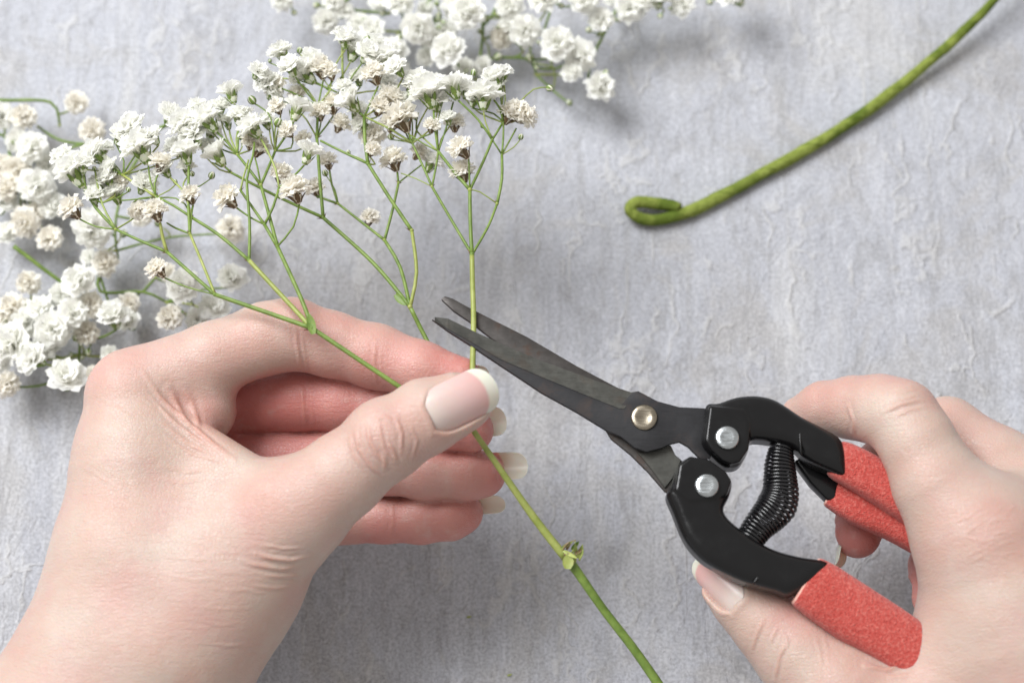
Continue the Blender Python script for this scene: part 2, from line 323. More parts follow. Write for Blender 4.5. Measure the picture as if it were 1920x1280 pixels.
def bud_mesh(seed):
    mb = MB(); r = random.Random(seed); mb.ball((0, 0, .85), .72, 1, (1, 1, 1.2), 10, 8)
    for i in range(5):
        az = 6.283 * i / 5; rad = np.array([math.cos(az), math.sin(az), 0]); V = []; F = []
        et = np.array([-math.sin(az), math.cos(az), 0])
        for u in range(7):
            t = u / 6; a = math.pi * (1 - t * .86); c = rad * (.76 * math.sin(a)) + np.array([0, 0, .85 + .9 * math.cos(a)]); w_ = .30 * math.sin(math.pi * min(1, t * .92 + .06)) ** .7
            V += [c - et * w_ - rad * w_ * .18, c + rad * .04, c + et * w_ - rad * w_ * .18]
        for u in range(6): F += [(u * 3, u * 3 + 1, u * 3 + 4, u * 3 + 3), (u * 3 + 1, u * 3 + 2, u * 3 + 5, u * 3 + 4)]
        mb.add(V, F, 0)
    me = bpy.data.meshes.new('bud'); me.from_pydata([tuple(np.array(v) * S) for v in mb.V], [], mb.F); me.update()
    for m in (M_CAL, M_CUP): me.materials.append(m)
    me.polygons.foreach_set('material_index', mb.M); me.polygons.foreach_set('use_smooth', [True] * len(mb.F)); return me
FM = {'w': [flower_mesh(i, 'white') for i in range(6)], 'c': [flower_mesh(20 + i, 'cream') for i in range(5)], 'h': [flower_mesh(40 + i, 'half') for i in range(4)]}
CM = {'w': [calyx_mesh(60 + i, False) for i in range(3)], 'c': [calyx_mesh(70 + i, True) for i in range(3)]}; CM['h'] = CM['w']
BM = [bud_mesh(80 + i) for i in range(3)]
def place_flower(parent, base, centre, rpx, kind, zb, lift=None):
    """base/centre: pixels of the calyx foot and of the bloom; returns the 3-D foot"""
    pc = P(centre[0], centre[1], zb); r = rpx / ppc(pc); pb = P(base[0], base[1], zb); v = pc - pb
    if kind == 'b': ln = .85 * r
    else: ln = (.80 if kind != 'c' else .85) * r
    dd = np.linalg.norm(v[:2]); up = math.sqrt(max(0.02, ln * ln - dd * dd)) if lift is None else lift * r
    ax = Vector((v[0], v[1], up + 1e-4)).normalized()
    rot = ax.to_track_quat('Z', 'Y').to_matrix().to_4x4() @ Matrix.Rotation(random.uniform(0, 6.28), 4, 'Z')
    foot = pb.copy()
    M = Matrix.Translation(Vector(foot) * S) @ rot @ Matrix.Diagonal((r, r, r, 1))
    if kind == 'b':
        o = bpy.data.objects.new('bud', random.choice(BM)); SC.collection.objects.link(o); o.parent = parent; o.matrix_world = M @ Matrix.Diagonal((.8, .8, .8, 1)); return foot
    o = bpy.data.objects.new('flower', random.choice(FM[kind])); SC.collection.objects.link(o); o.parent = parent; o.matrix_parent_inverse = parent.matrix_world.inverted(); o.matrix_world = M
    c = bpy.data.objects.new('calyx', random.choice(CM[kind])); SC.collection.objects.link(c); c.parent = o
    return foot
# ---- the sprig held in the left hand: nodes are (x, y, z)
NODE = dict(H=(883, 800, 7.15), A=(585, 615, 7.75), B=(403, 552, 7.5), C=(313, 472, 7.0), D=(356, 438, 7.2), E=(217, 430, 6.6), K=(467, 488, 7.4), M=(360, 408, 7.0), M2=(293, 369, 6.7),
    N=(520, 462, 7.3), O=(496, 421, 7.2), Q=(489, 347, 6.9), S=(451, 357, 7.0), U=(523, 352, 7.3), Q2=(445, 290, 6.6), Q3=(516, 283, 6.7), Pn=(769, 575, 6.4), Y=(606, 408, 5.9), Y2=(594, 258, 6.2), AC=(596, 200, 6.2), AC2=(620, 168, 6.2),
    AC3=(645, 180, 6.0), Z=(721, 450, 5.9), Z2=(634, 382, 5.4), AE=(747, 343, 6.0), AA=(772, 432, 6.6), AB=(690, 307, 6.6), AD=(683, 219, 6.6), V1=(885, 477, 6.7), AF=(810, 350, 6.6), V2=(881, 356, 6.7), V3=(932, 382, 6.5), V4=(822, 284, 6.6), V5=(923, 262, 6.6),
    V6=(941, 290, 6.4), V7=(943, 230, 6.5), L1=(463, 335, 7.3), E2=(191, 381, 6.5), E3=(180, 390, 6.4), D2=(345, 362, 7.0), MM=(230, 328, 6.4), Y0=(434, 324, 6.3), AF2=(773, 269, 6.4))
TW = [  # (path, radius px at both ends, material)  materials: 0 green, 1 pale, 2 yellow-green, 3 bract
    (['H', (820, 770, 7.35), (745, 722, 7.72), 'A'], 4.6, 4.0, 0), (['A', (490, 582, 7.6), 'B'], 4.2, 3.6, 0), (['A', (545, 572, 7.6), 'K'], 4.0, 3.6, 2), (['A', (565, 560, 7.7), 'N'], 3.8, 3.6, 0),
    (['B', 'C'], 3.3, 3.0, 0), (['B', (380, 495, 7.3), 'D'], 2.6, 2.4, 2), (['C', (265, 452, 6.8), 'E'], 3.0, 2.6, 0), (['K', (410, 440, 7.2), 'M'], 3.2, 2.8, 0), (['M', (325, 385, 6.9), 'M2'], 2.4, 2.1, 0),
    (['M', 'D2', (320, 334, 6.7)], 2.0, 1.8, 1), (['M2', (255, 345, 6.5), 'MM'], 2.8, 2.4, 2), (['MM', (203, 308, 6.3)], 2.4, 2.0, 0), (['E', 'E2', (178, 320, 6.4)], 2.2, 1.8, 1), (['E', 'E3', (157, 353, 6.3)], 2.6, 2.2, 0),
    (['D', (353, 380, 7.0), (354, 311, 6.9)], 2.6, 2.2, 0), (['D', (359, 400, 7.0), (362, 385, 6.9)], 2.2, 2.0, 0), (['D', (330, 428, 6.9), (313, 418, 6.7)], 1.8, 1.4, 0),
    (['K', (468, 420, 7.3), 'L1', (474, 293, 7.2), (477, 267, 7.1)], 2.6, 1.7, 0), (['N', 'O'], 3.2, 2.8, 0), (['N', (505, 405, 7.1), 'Q'], 3.2, 2.8, 0), (['O', 'S'], 2.8, 2.4, 0), (['S', (457, 330, 7.0), (466, 300, 6.9)], 2.0, 1.8, 1),
    (['O', (512, 388, 7.3), 'U'], 2.4, 2.2, 0), (['U', (517, 318, 7.2), (500, 280, 7.1), (489, 260, 7.0)], 2.0, 2.2, 1), (['U', (548, 333, 7.2), (570, 310, 7.1)], 2.0, 1.8, 0), (['Q', (463, 312, 6.8), 'Q2'], 2.8, 2.5, 0),
    (['Q2', (425, 266, 6.6), (407, 248, 6.6)], 2.2, 1.9, 0), (['Q2', (447, 240, 6.7), (440, 196, 6.7)], 1.8, 1.8, 0), (['Q2', (434, 262, 6.5), (430, 245, 6.4)], 1.8, 1.6, 1), (['Q', (505, 310, 6.8), 'Q3'], 2.4, 2.2, 0),
    (['Q3', (538, 252, 6.7), (550, 229, 6.7)], 2.2, 1.9, 0), (['Q3', (515, 250, 6.7), (517, 237, 6.7)], 1.5, 1.4, 1), (['Q3', (508, 222, 6.5), (494, 205, 6.4), (478, 195, 6.4)], 1.3, 1.4, 0), (['Q', (483, 315, 6.5), (478, 296, 6.4)], 1.6, 1.4, 0),
    (['H', (845, 715, 6.6), (800, 637, 6.2), 'Pn'], 4.0, 4.0, 0), (['Pn', (700, 493, 6.1), 'Y'], 3.8, 3.5, 0), (['Pn', (750, 500, 6.1), 'Z'], 3.0, 2.8, 0), (['Pn', (781, 510, 6.5), 'AA'], 3.0, 2.8, 2), (['AA', (730, 370, 6.6), 'AB'], 3.2, 2.8, 0),
    (['Y', (600, 340, 6.0), 'Y2'], 3.0, 2.6, 0), (['Y2', 'AC'], 2.6, 2.3, 0), (['Y', (515, 366, 6.0), 'Y0'], 3.2, 2.3, 0), (['Y0', (422, 313, 6.4)], 2.0, 2.0, 0), (['AC', (606, 151, 6.2)], 1.8, 1.6, 0), (['AC', (578, 170, 6.1), (545, 148, 6.1), (521, 150, 6.1)], 1.6, 1.6, 1),
    (['AC', 'AC2', (640, 145, 6.1), (656, 118, 6.1)], 1.8, 1.5, 1), (['AC3', (642, 130, 6.2), (642, 86, 6.2)], 2.0, 2.0, 1), (['AC3', 'AC2', (592, 157, 6.1)], 1.4, 1.4, 0), (['AC3', (665, 165, 6.0), (675, 153, 6.0)], 1.0, 1.0, 0), (['Y2', (612, 236, 6.0), (625, 217, 5.9)], 1.6, 1.4, 0),
    (['Y2', (575, 225, 6.1), (563, 212, 6.0)], 1.8, 1.6, 1), (['AB', (645, 286, 6.4), (601, 264, 6.2)], 2.5, 2.1, 0), (['AB', (684, 260, 6.6), 'AD'], 3.0, 2.6, 0), (['AD', (696, 190, 6.6), (709, 162, 6.6)], 2.0, 1.7, 0), (['AD', (673, 211, 6.6)], 2.2, 2.0, 0),
    (['AD', (735, 244, 6.5), 'AF2'], 1.9, 2.1, 1), (['Z', 'Z2'], 2.8, 2.4, 0), (['Z2', (622, 345, 5.3), (618, 320, 5.3)], 2.0, 1.8, 0), (['Z2', (594, 368, 5.2)], 2.2, 1.9, 0), (['Z', (738, 385, 5.9), 'AE'], 2.8, 2.4, 0), (['AE', (745, 323, 6.0)], 2.2, 2.0, 0),
    (['AE', (770, 325, 5.8), (792, 308, 5.7)], 1.5, 1.4, 0), (['H', (886, 690, 7.0), (888, 600, 6.86), (886, 530, 6.75), 'V1'], 5.0, 4.0, 2), (['V1', (848, 415, 6.6), 'AF'], 2.6, 2.3, 0), (['V1', (882, 420, 6.7), 'V2'], 3.8, 3.4, 0), (['V1', (915, 425, 6.6), 'V3'], 2.6, 2.3, 0),
    (['AF', (790, 305, 6.5), 'AF2', (766, 250, 6.5)], 2.4, 1.9, 0), (['AF', (817, 315, 6.6), 'V4'], 2.2, 2.1, 0), (['AF', (780, 335, 6.2), (752, 325, 6.1)], 1.0, 1.0, 1), (['V4', (795, 270, 6.6), (768, 253, 6.6)], 1.4, 1.3, 0), (['V4', (816, 245, 6.7), (813, 207, 6.8)], 2.2, 1.9, 0), (['V4', (838, 235, 6.6), (850, 191, 6.6)], 1.6, 1.5, 0),
    (['V4', (820, 240, 6.5), (826, 205, 6.5)], 1.6, 1.4, 1), (['V4', (790, 255, 6.3), (780, 240, 6.2), (784, 212, 6.2)], 1.5, 1.4, 1), (['V2', (850, 320, 6.6), 'V4'], 3.4, 2.8, 0), (['V2', (905, 305, 6.6), 'V5'], 2.6, 2.3, 0), (['V2', (879, 298, 6.9)], 1.8, 1.5, 0), (['V5', (897, 225, 6.7), (860, 189, 6.8)], 2.2, 1.8, 0),
    (['V5', (910, 228, 6.7), (907, 210, 6.8)], 1.5, 1.5, 1), (['V5', 'V7'], 2.2, 2.0, 0), (['V7', (938, 205, 6.7), (926, 188, 6.8)], 1.8, 1.6, 0), (['V3', (941, 335, 6.5), 'V6'], 2.6, 2.3, 0), (['V6', (944, 240, 6.5), (938, 174, 6.6)], 2.0, 1.5, 0), (['V6', (968, 241, 6.3)], 1.5, 1.4, 0), (['V6', 'V5'], 1.6, 1.6, 0),
    (['V7', (972, 195, 6.4), (1000, 168, 6.3), (1026, 164, 6.3)], 1.6, 1.2, 1), (['V2', (900, 360, 6.6), 'V3'], 1.1, 1.1, 1), (['V7', (957, 222, 6.5)], 1.3, 1.2, 0), (['B', (350, 538, 7.3), (309, 521, 7.1)], 1.5, 1.7, 0), (['C', (305, 445, 7.1), (300, 418, 7.2)], 3.0, 2.4, 2), (['E', (180, 425, 6.5), (150, 411, 6.4)], 1.6, 1.6, 0),
    (['M2', (282, 340, 6.7), (278, 309, 6.7)], 1.8, 1.6, 0), (['M2', (290, 345, 6.8), (297, 325, 6.8)], 1.8, 1.4, 0), (['N', (550, 425, 7.3), (561, 383, 7.2)], 1.9, 1.7, 0), (['O', (470, 408, 7.2), (444, 390, 7.2)], 1.7, 1.8, 0), (['M2', (262, 372, 6.3), (250, 380, 6.2)], 1.3, 1.2, 0), (['M', (330, 372, 6.6), (228, 376, 6.3)], 1.5, 1.5, 0)]
FL = [  # foot px, bloom px, radius px, kind, z
    ((309, 521), (293, 503), 24, 'c', 7.1), ((300, 418), (289, 392), 27, 'c', 7.2), ((150, 411), (134, 392), 27, 'c', 6.4), ((157, 353), (140, 325), 40, 'w', 6.3), ((203, 308), (180, 292), 33, 'w', 6.3), ((226, 325), (207, 318), 24, 'w', 6.2),
    ((190, 370), (188, 345), 26, 'w', 6.0), ((225, 385), (215, 362), 27, 'w', 5.9), ((278, 309), (264, 283), 40, 'w', 6.7), ((270, 262), (252, 248), 34, 'w', 6.3), ((297, 325), (303, 300), 23, 'c', 6.8), ((354, 311), (348, 285), 30, 'w', 6.9), ((362, 385), (356, 364), 22, 'c', 6.9),
    ((320, 334), (306, 318), 22, 'w', 6.6), ((262, 365), (272, 352), 26, 'w', 6.2), ((407, 248), (385, 224), 34, 'w', 6.6), ((365, 262), (350, 240), 36, 'w', 6.3), ((375, 275), (365, 262), 30, 'w', 6.2), ((422, 313), (404, 290), 32, 'h', 6.4), ((440, 196), (430, 168), 27, 'h', 6.7),
    ((489, 260), (474, 242), 30, 'w', 7.0), ((477, 267), (472, 250), 20, 'c', 6.6), ((478, 296), (488, 280), 24, 'c', 6.4), ((550, 229), (560, 202), 30, 'h', 6.7), ((521, 150), (497, 153), 29, 'h', 6.1), ((530, 178), (518, 168), 24, 'c', 5.9), ((538, 120), (526, 97), 27, 'w', 6.0),
    ((592, 157), (566, 138), 33, 'w', 6.1), ((606, 151), (602, 124), 27, 'c', 6.2), ((642, 86), (640, 60), 22, 'h', 6.2), ((656, 118), (668, 92), 29, 'w', 6.1), ((735, 135), (722, 112), 32, 'w', 6.2), ((709, 162), (700, 140), 27, 'c', 6.6), ((625, 217), (624, 194), 24, 'c', 5.9),
    ((673, 211), (658, 196), 31, 'h', 6.6), ((722, 205), (735, 180), 27, 'c', 6.4), ((766, 250), (748, 218), 35, 'c', 6.5), ((813, 207), (803, 180), 38, 'w', 6.8), ((790, 180), (785, 160), 30, 'w', 6.5), ((859, 189), (846, 162), 32, 'h', 6.8), ((872, 188), (874, 170), 22, 'w', 6.5), ((907, 210), (908, 178), 34, 'w', 6.8),
    ((937, 172), (928, 150), 29, 'w', 6.6), ((945, 235), (958, 214), 25, 'c', 6.4), ((966, 228), (985, 222), 25, 'c', 6.3), ((879, 298), (861, 278), 27, 'c', 6.9), ((872, 345), (866, 318), 26, 'c', 6.4), ((745, 323), (735, 298), 27, 'c', 6.0), ((853, 250), (853, 232), 22, 'c', 5.9), ((700, 268), (700, 262), 26, 'c', 5.5),
    ((570, 310), (583, 286), 29, 'h', 7.1), ((561, 383), (552, 358), 32, 'c', 7.2), ((444, 390), (423, 370), 28, 'c', 7.2), ((523, 345), (528, 330), 24, 'c', 6.4), ((618, 320), (614, 300), 20, 'c', 5.3), ((800, 325), (812, 305), 26, 'w', 5.5), ((250, 380), (270, 408), 22, 'c', 6.1), ((600, 372), (588, 350), 22, 'c', 5.1), ((430, 245), (426, 228), 20, 'h', 6.3), ((455, 235), (456, 214), 22, 'h', 6.3),
    ((695, 250), (672, 232), 24, 'w', 6.0), ((775, 300), (790, 285), 20, 'c', 5.6), ((630, 250), (640, 235), 22, 'c', 5.8), ((690, 425), (694, 412), 20, 'c', 4.6), ((1026, 164), (1036, 172), 11, 'b', 6.3), ((478, 195), (467, 183), 13, 'b', 6.4), ((517, 237), (526, 226), 13, 'b', 6.7), ((675, 153), (678, 150), 7, 'b', 6.0), ((888, 142), (889, 136), 10, 'b', 6.1), ((690, 80), (688, 70), 10, 'b', 6.3), ((510, 202), (506, 196), 8, 'b', 6.1), ((362, 330), (360, 326), 8, 'b', 6.6), ((178, 320), (177, 314), 7, 'b', 6.4)]
sprig = thing('flower_sprig', "long sprig of baby's breath pinched by the left hand, one stem between the shear blades", 'flower sprig', P(883, 800, 7.15))
mb = MB()
def res(n): return NODE[n] if isinstance(n, str) else n
mb.tube([P(*c) for c in ((868, 775, 7.25), (883, 800, 7.15), (930, 868, 6.8), (1000, 968, 6.2), (1060, 1045, 5.8))], [x / 68 for x in (4.5, 5, 5.6, 7.2, 8.0)], 2, 10)
mb.tube([P(*c) for c in ((1066, 1050, 5.8), (1085, 1075, 5.7), (1130, 1140, 5.3), (1190, 1218, 4.9), (1250, 1305, 4.5), (1330, 1430, 4.0))], [x / 68 for x in (9.5, 8.4, 7.8, 8.3, 9.0, 9)], 0, 10)
nodes_used = {}
for path, r0, r1, m in TW:
    pts = [P(*res(n)) for n in path]; g = ppc(pts[0]); n = len(pts); jit = random.uniform(1.0, 1.22)
    mb.tube(pts, [(r0 + (r1 - r0) * i / (n - 1)) / g * jit for i in range(n)], m, 7)
    for c in path[:1]:
        if isinstance(c, str): nodes_used.setdefault(c, []).append((r0 / g, pts[1] - pts[0]))
for c, lst in nodes_used.items():
    if c == 'H': continue
    p = P(*NODE[c]); r = max(a for a, _ in lst)
    mb.ball(p, r * 1.35, random.choice((0, 2)), (1, 1, 1), 8, 6)
    for a, d in lst[:2]:
        d = d / np.linalg.norm(d); sd = np.cross(d, [0, 0, 1.0]) * random.choice((-1, 1)); mb.leaf(p + sd * r * .7 - d * r * .6, d * .9 + sd * .45, -sd, r * random.uniform(3.2, 5), r * .9, 3, .1)
# swollen joint low on the stem with a withered pair of leaves
pn = P(1068, 1050, 5.8); mb.ball(pn, .19, 2, (1, 1.15, 1)); mb.tube([P(1050, 1042, 5.75), P(1066, 1038, 6.02), P(1084, 1042, 5.8)], [.03, .035, .03], 3, 6)
mb.leaf(P(1064, 1066, 6.0), P(1070, 1040, 6.0) - P(1068, 1070, 6.0), B_, .42, .15, 2, .1)
for a, b, w_, bd, m in (((1052, 1028), (1076, 1011), .05, .25, 1), ((1056, 1032), (1086, 1048), .055, .2, 2), ((1072, 1030), (1086, 1010), .06, .3, 0), ((1084, 1046), (1090, 1018), .07, .3, 2), ((1080, 1044), (1076, 1014), .06, .35, 1), ((1074, 1040), (1094, 1026), .05, .3, 3), ((1062, 1030), (1070, 1012), .04, .4, 3)):
    d_ = P(*b, 6.15) - P(*a, 5.95); mb.leaf(P(*a, 5.95), d_, B_ + R_ * .2, np.linalg.norm(d_), w_, m, bd)
for a, b, c in (((1056, 1030), (1064, 1018), (1080, 1012)), ((1086, 1050), (1093, 1036), (1092, 1020)), ((1072, 1036), (1079, 1024), (1078, 1014))):
    mb.tube([P(*a, 5.95), P(*b, 6.12), P(*c, 6.1)], [.026, .02, .012], random.choice((1, 2, 3)), 6, .06)
mb.leaf(P(588, 626, 7.8), P(582, 592, 7.85) - P(590, 626, 7.8), B_, .58, .12, 0, .05)      # bud scale at the fork
mb.leaf(P(741, 552, 6.3), P(768, 580, 6.4) - P(741, 552, 6.3), B_, .48, .10, 0, .05)
MORE = [(322, 222, 30, 'w'), (398, 252, 26, 'w'), (372, 205, 24, 'w'), (330, 282, 27, 'w'), (230, 262, 30, 'w'), (288, 262, 26, 'w'), (120, 300, 28, 'w'), (158, 312, 26, 'w'), (205, 340, 26, 'w'), (178, 372, 25, 'w'), (200, 280, 20, 'w'), (228, 345, 20, 'c'), (388, 282, 24, 'w'),
    (448, 222, 26, 'w'), (500, 232, 24, 'w'), (520, 205, 22, 'c'), (540, 250, 22, 'c'), (586, 118, 28, 'w'), (545, 132, 28, 'w'), (620, 140, 22, 'c'), (648, 78, 26, 'w'), (690, 108, 30, 'w'), (705, 90, 28, 'w'), (745, 135, 28, 'w'), (725, 160, 26, 'w'), (672, 150, 24, 'w'), (645, 170, 24, 'w'),
    (670, 215, 28, 'w'), (712, 205, 26, 'c'), (760, 200, 28, 'w'), (772, 170, 26, 'w'), (820, 195, 30, 'w'), (822, 162, 26, 'w'), (868, 165, 26, 'w'), (890, 190, 24, 'w'), (935, 165, 24, 'w'), (945, 140, 22, 'w'), (970, 210, 24, 'c'), (840, 225, 20, 'w'), (735, 235, 26, 'c'), (600, 215, 24, 'c'), (570, 265, 20, 'c'), (470, 270, 22, 'c'),
    (352, 318, 22, 'w'), (280, 345, 24, 'w'), (262, 395, 20, 'c'), (505, 160, 26, 'w'), (485, 140, 24, 'w'), (560, 182, 24, 'c'), (700, 285, 20, 'c'), (512, 178, 24, 'w'), (810, 240, 20, 'c'), (415, 205, 24, 'w')]
xyN = np.array([P(*v) for v in NODE.values()]); rm = random.Random(8)
for x, y, r, kd in MORE:
    z = rm.uniform(5.6, 6.7); a = rm.uniform(.6, 2.5); fx, fy = x + r * .5 * math.cos(a), y + r * .6 * math.sin(a); f = P(fx, fy, z); d = np.linalg.norm(xyN - f, axis=1) + 2.0 * (xyN[:, 1] > f[1]); h = xyN[int(np.argmin(d))]
    place_flower(sprig, (fx, fy), (x, y), r * .92, kd, z); mid = (f + h) / 2 + np.array([rm.uniform(-.2, .2), rm.uniform(-.1, .1), -.1]); mb.tube([h, mid, f], [.026, .024, .022], rm.choice((0, 1, 2)), 6)
for x, y, z in ((505, 118, 6), (560, 100, 6), (452, 262, 6.5), (735, 262, 6), (655, 290, 5.9), (240, 360, 6.3), (905, 240, 6.4), (975, 262, 6.2), (330, 345, 6.6), (612, 330, 5.6), (395, 335, 6.4), (780, 225, 6.3)):
    f = P(x, y, z); h = xyN[int(np.argmin(np.linalg.norm(xyN - f, axis=1) + 2.0 * (xyN[:, 1] > f[1])))]; place_flower(sprig, (x, y), (x + rm.uniform(-5, 5), y - 7), rm.uniform(6, 11), 'b', z); mb.tube([h, (f + h) / 2 + np.array([.08, 0, 0]), f], [.02, .018, .016], rm.choice((0, 1)), 6)
mb.build('stem', [M_STEM, M_STEML, M_STEMY, M_BRACT], sprig)
for f in FL: place_flower(sprig, f[0], f[1], f[2] * (1.04 if f[3] != 'b' else 1.0), f[3], f[4])
# ---- cut sprigs lying on the table
def lying(label, spine, flowers, tw=2.6, r0=4.5, group='sprigs lying on the table', buds=.2, sc=1.04):
    """spine: list of polylines (x,y,z) px; flowers: (x,y,r,kind,z)"""
    root = thing('flower_sprig', label, 'flower sprig', P(*spine[0][0]), group); mb = MB(); hubs = []
    for pl in spine:
        pts = [P(*c) for c in pl]; n = len(pts); g = 63; mb.tube(pts, [(r0 - (r0 - 2.4) * i / max(1, n - 1)) / g for i in range(n)], 0, 7)
        q, _ = spline(pts, [0] * n, .5); hubs += list(q)
        mb.ball(pts[-1], 3.6 / g, 2); r0 = max(2.8, r0 - .8)
    hubs = np.array(hubs)
    for (x, y, r, kd, z) in flowers:
        a = random.uniform(0, 6.28); e = r * random.uniform(.1, .55); bx, by = x + e * math.cos(a), y + e * math.sin(a); f = P(bx, by, z)
        d = np.linalg.norm(hubs - f, axis=1) + 0.6 * np.maximum(0, hubs[:, 2] - f[2]); h = hubs[int(np.argmin(d))]
        place_flower(root, (bx, by), (x, y), r * (sc if kd != 'b' else 1), kd, z)
        mid = (h + f) / 2 + np.array([random.uniform(-.25, .25), random.uniform(-.25, .25), -.15]); mid[2] = max(mid[2], .12)
        mb.tube([h, mid, f], [2.6 / 63, 2.2 / 63, 1.9 / 63], random.choice((0, 0, 1, 2)), 6)
        if random.random() < .6: mb.ball(mid, 3.0 / 63, random.choice((0, 3)))
        if random.random() < buds:
            g_ = mid + np.array([random.uniform(-.6, .6), random.uniform(-.6, .6), random.uniform(.2, .8)]); mb.tube([mid, (mid + g_) / 2 + np.array([.1, 0, 0]), g_], [.03, .026, .022], random.choice((0, 1, 2)), 6)
            rb = random.uniform(.07, .15); o = bpy.data.objects.new('bud', random.choice(BM)); SC.collection.objects.link(o); o.parent = root
            o.matrix_world = Matrix.Translation(Vector(g_) * S) @ Vector((g_ - mid)).to_track_quat('Z', 'Y').to_matrix().to_4x4() @ Matrix.Diagonal((rb, rb, rb, 1))
    mb.build('stem', [M_STEM, M_STEML, M_STEMY, M_BRACT], root); return root
lying("baby's breath sprig on the table at the left edge, topmost of the three there", [[(-60, 180, .6), (0, 188, .9), (95, 192, 1.0), (112, 235, .6)], [(-40, 250, .5), (8, 255, .5), (18, 290, .5), (40, 320, .5)]],
    [(148, 202, 24, 'c', .7), (48, 228, 26, 'c', .9), (6, 228, 26, 'w', .8), (68, 290, 33, 'w', 1.1), (36, 330, 30, 'c', .8), (8, 322, 26, 'c', .8), (75, 362, 36, 'w', 1.0), (8, 388, 34, 'w', .6), (40, 270, 26, 'w', .6), (98, 320, 26, 'w', .7), (22, 360, 26, 'c', 1.1), (105, 395, 27, 'w', .8), (70, 410, 24, 'c', .7), (20, 445, 24, 'w', .6), (52, 425, 30, 'c', .9), (98, 455, 26, 'c', .8), (-30, 300, 28, 'w', .6)])
lying("table sprig of baby's breath whose dark green cut stem ends behind the held white blooms", [[(388, 195, 2.2), (290, 245, 1.6), (215, 266, 1.2), (158, 270, 1.0), (110, 262, .8), (72, 238, .7)], [(300, 240, 1.4), (245, 320, 1.2), (218, 405, 1.2), (218, 470, .9)], [(158, 270, 1.0), (105, 290, .8), (95, 330, .7)]],
    [(178, 256, 27, 'c', 1.3), (175, 440, 40, 'w', 1.5), (202, 502, 27, 'c', .9), (172, 488, 18, 'w', .8), (436, 438, 28, 'c', .6), (270, 410, 24, 'c', .8), (120, 385, 12, 'b', .8)])
lying("table sprig of baby's breath beside the left hand, bright green cut end pointing up left", [[(26, 462, 1.4), (80, 503, 1.2), (135, 550, .9), (150, 620, .8), (145, 700, .5)], [(190, 500, .8), (188, 546, .7), (268, 547, .7), (312, 566, .5)], [(268, 547, .7), (292, 520, .6)], [(135, 550, .9), (60, 560, .6)], [(188, 520, .7), (205, 570, .6)]],
    [(155, 535, 32, 'w', 1.5), (58, 535, 24, 'c', .8), (175, 578, 26, 'c', 1.0), (142, 596, 30, 'w', 1.3), (28, 582, 28, 'c', .8), (55, 610, 30, 'w', .9), (120, 560, 26, 'w', .8), (8, 610, 28, 'c', .7), (90, 660, 28, 'w', .8), (0, 680, 30, 'w', .9), (165, 630, 26, 'c', .8), (245, 610, 24, 'w', .7), (80, 588, 28, 'w', 1.1), (108, 625, 36, 'w', 1.2), (30, 655, 42, 'w', 1.3), (68, 680, 34, 'w', 1.6), (218, 602, 33, 'w', 1.6), (246, 572, 22, 'c', .7), (322, 602, 26, 'c', 1.3),
     (350, 545, 34, 'w', 1.4), (438, 532, 30, 'w', 1.0), (318, 515, 18, 'c', .5), (212, 668, 22, 'w', .7), (130, 716, 37, 'w', 1.5), (178, 712, 22, 'c', .6), (18, 727, 26, 'c', 1.0), (405, 586, 30, 'w', .8), (372, 606, 24, 'w', .6), (0, 640, 30, 'w', 1.0), (156, 672, 8, 'b', .6), (135, 668, 8, 'b', .6)])
lying("leftmost baby's breath sprig along the top edge, loose white blooms with green throats", [[(700, -120, 1.0), (690, -40, .9), (645, 12, .9), (730, 25, .7)], [(845, -60, 1.4), (800, 10, 1.2), (770, 50, .9), (745, 60, .7)], [(700, -40, .9), (600, -20, .8), (540, -10, .8)]],
    [(530, 8, 24, 'w', 1.4), (628, 8, 24, 'w', 1.2), (612, 48, 27, 'w', 1.0), (645, 30, 22, 'w', 1.0), (715, 8, 26, 'w', 1.2), (752, 18, 30, 'w', 1.4), (785, 62, 32, 'w', 1.5), (812, 82, 24, 'w', 1.1), (735, 110, 33, 'w', 1.2), (700, 68, 28, 'w', 1.1), (675, 55, 24, 'w', .9), (745, 140, 26, 'w', .9)], buds=.9, sc=1.02)
lying("middle baby's breath sprig along the top edge, a dense heap of white blooms", [[(900, -100, 1.6), (885, -20, 1.4), (905, 40, 1.1), (900, 110, .8), (893, 150, .7)], [(960, -60, 1.2), (925, 25, 1.0), (905, 50, .8)], [(935, 108, .9), (993, 112, .9), (1005, 140, .6)], [(885, -20, 1.4), (830, 60, 1.0), (815, 110, .8)]],
    [(842, 108, 36, 'w', 1.7), (853, 14, 32, 'w', 1.4), (878, 40, 36, 'w', 1.6), (838, 68, 24, 'w', 1.0), (955, 22, 28, 'w', 1.5), (958, 52, 24, 'w', 1.2), (982, 70, 32, 'w', 1.4), (942, 78, 26, 'c', .9), (908, 130, 20, 'w', .8), (870, 135, 22, 'w', .8), (1020, 12, 34, 'w', 1.7), (1045, 96, 34, 'w', 1.5), (1088, 112, 33, 'w', 1.4), (1073, 144, 23, 'w', 1.3),
     (935, 110, 13, 'b', 1.0), (993, 112, 14, 'b', 1.0), (822, 32, 9, 'b', .9), (890, 22, 11, 'b', 1.7), (800, 25, 20, 'w', .8), (1066, 195, 10, 'b', .6), (800, 115, 20, 'w', .7)], buds=.9, sc=1.02)
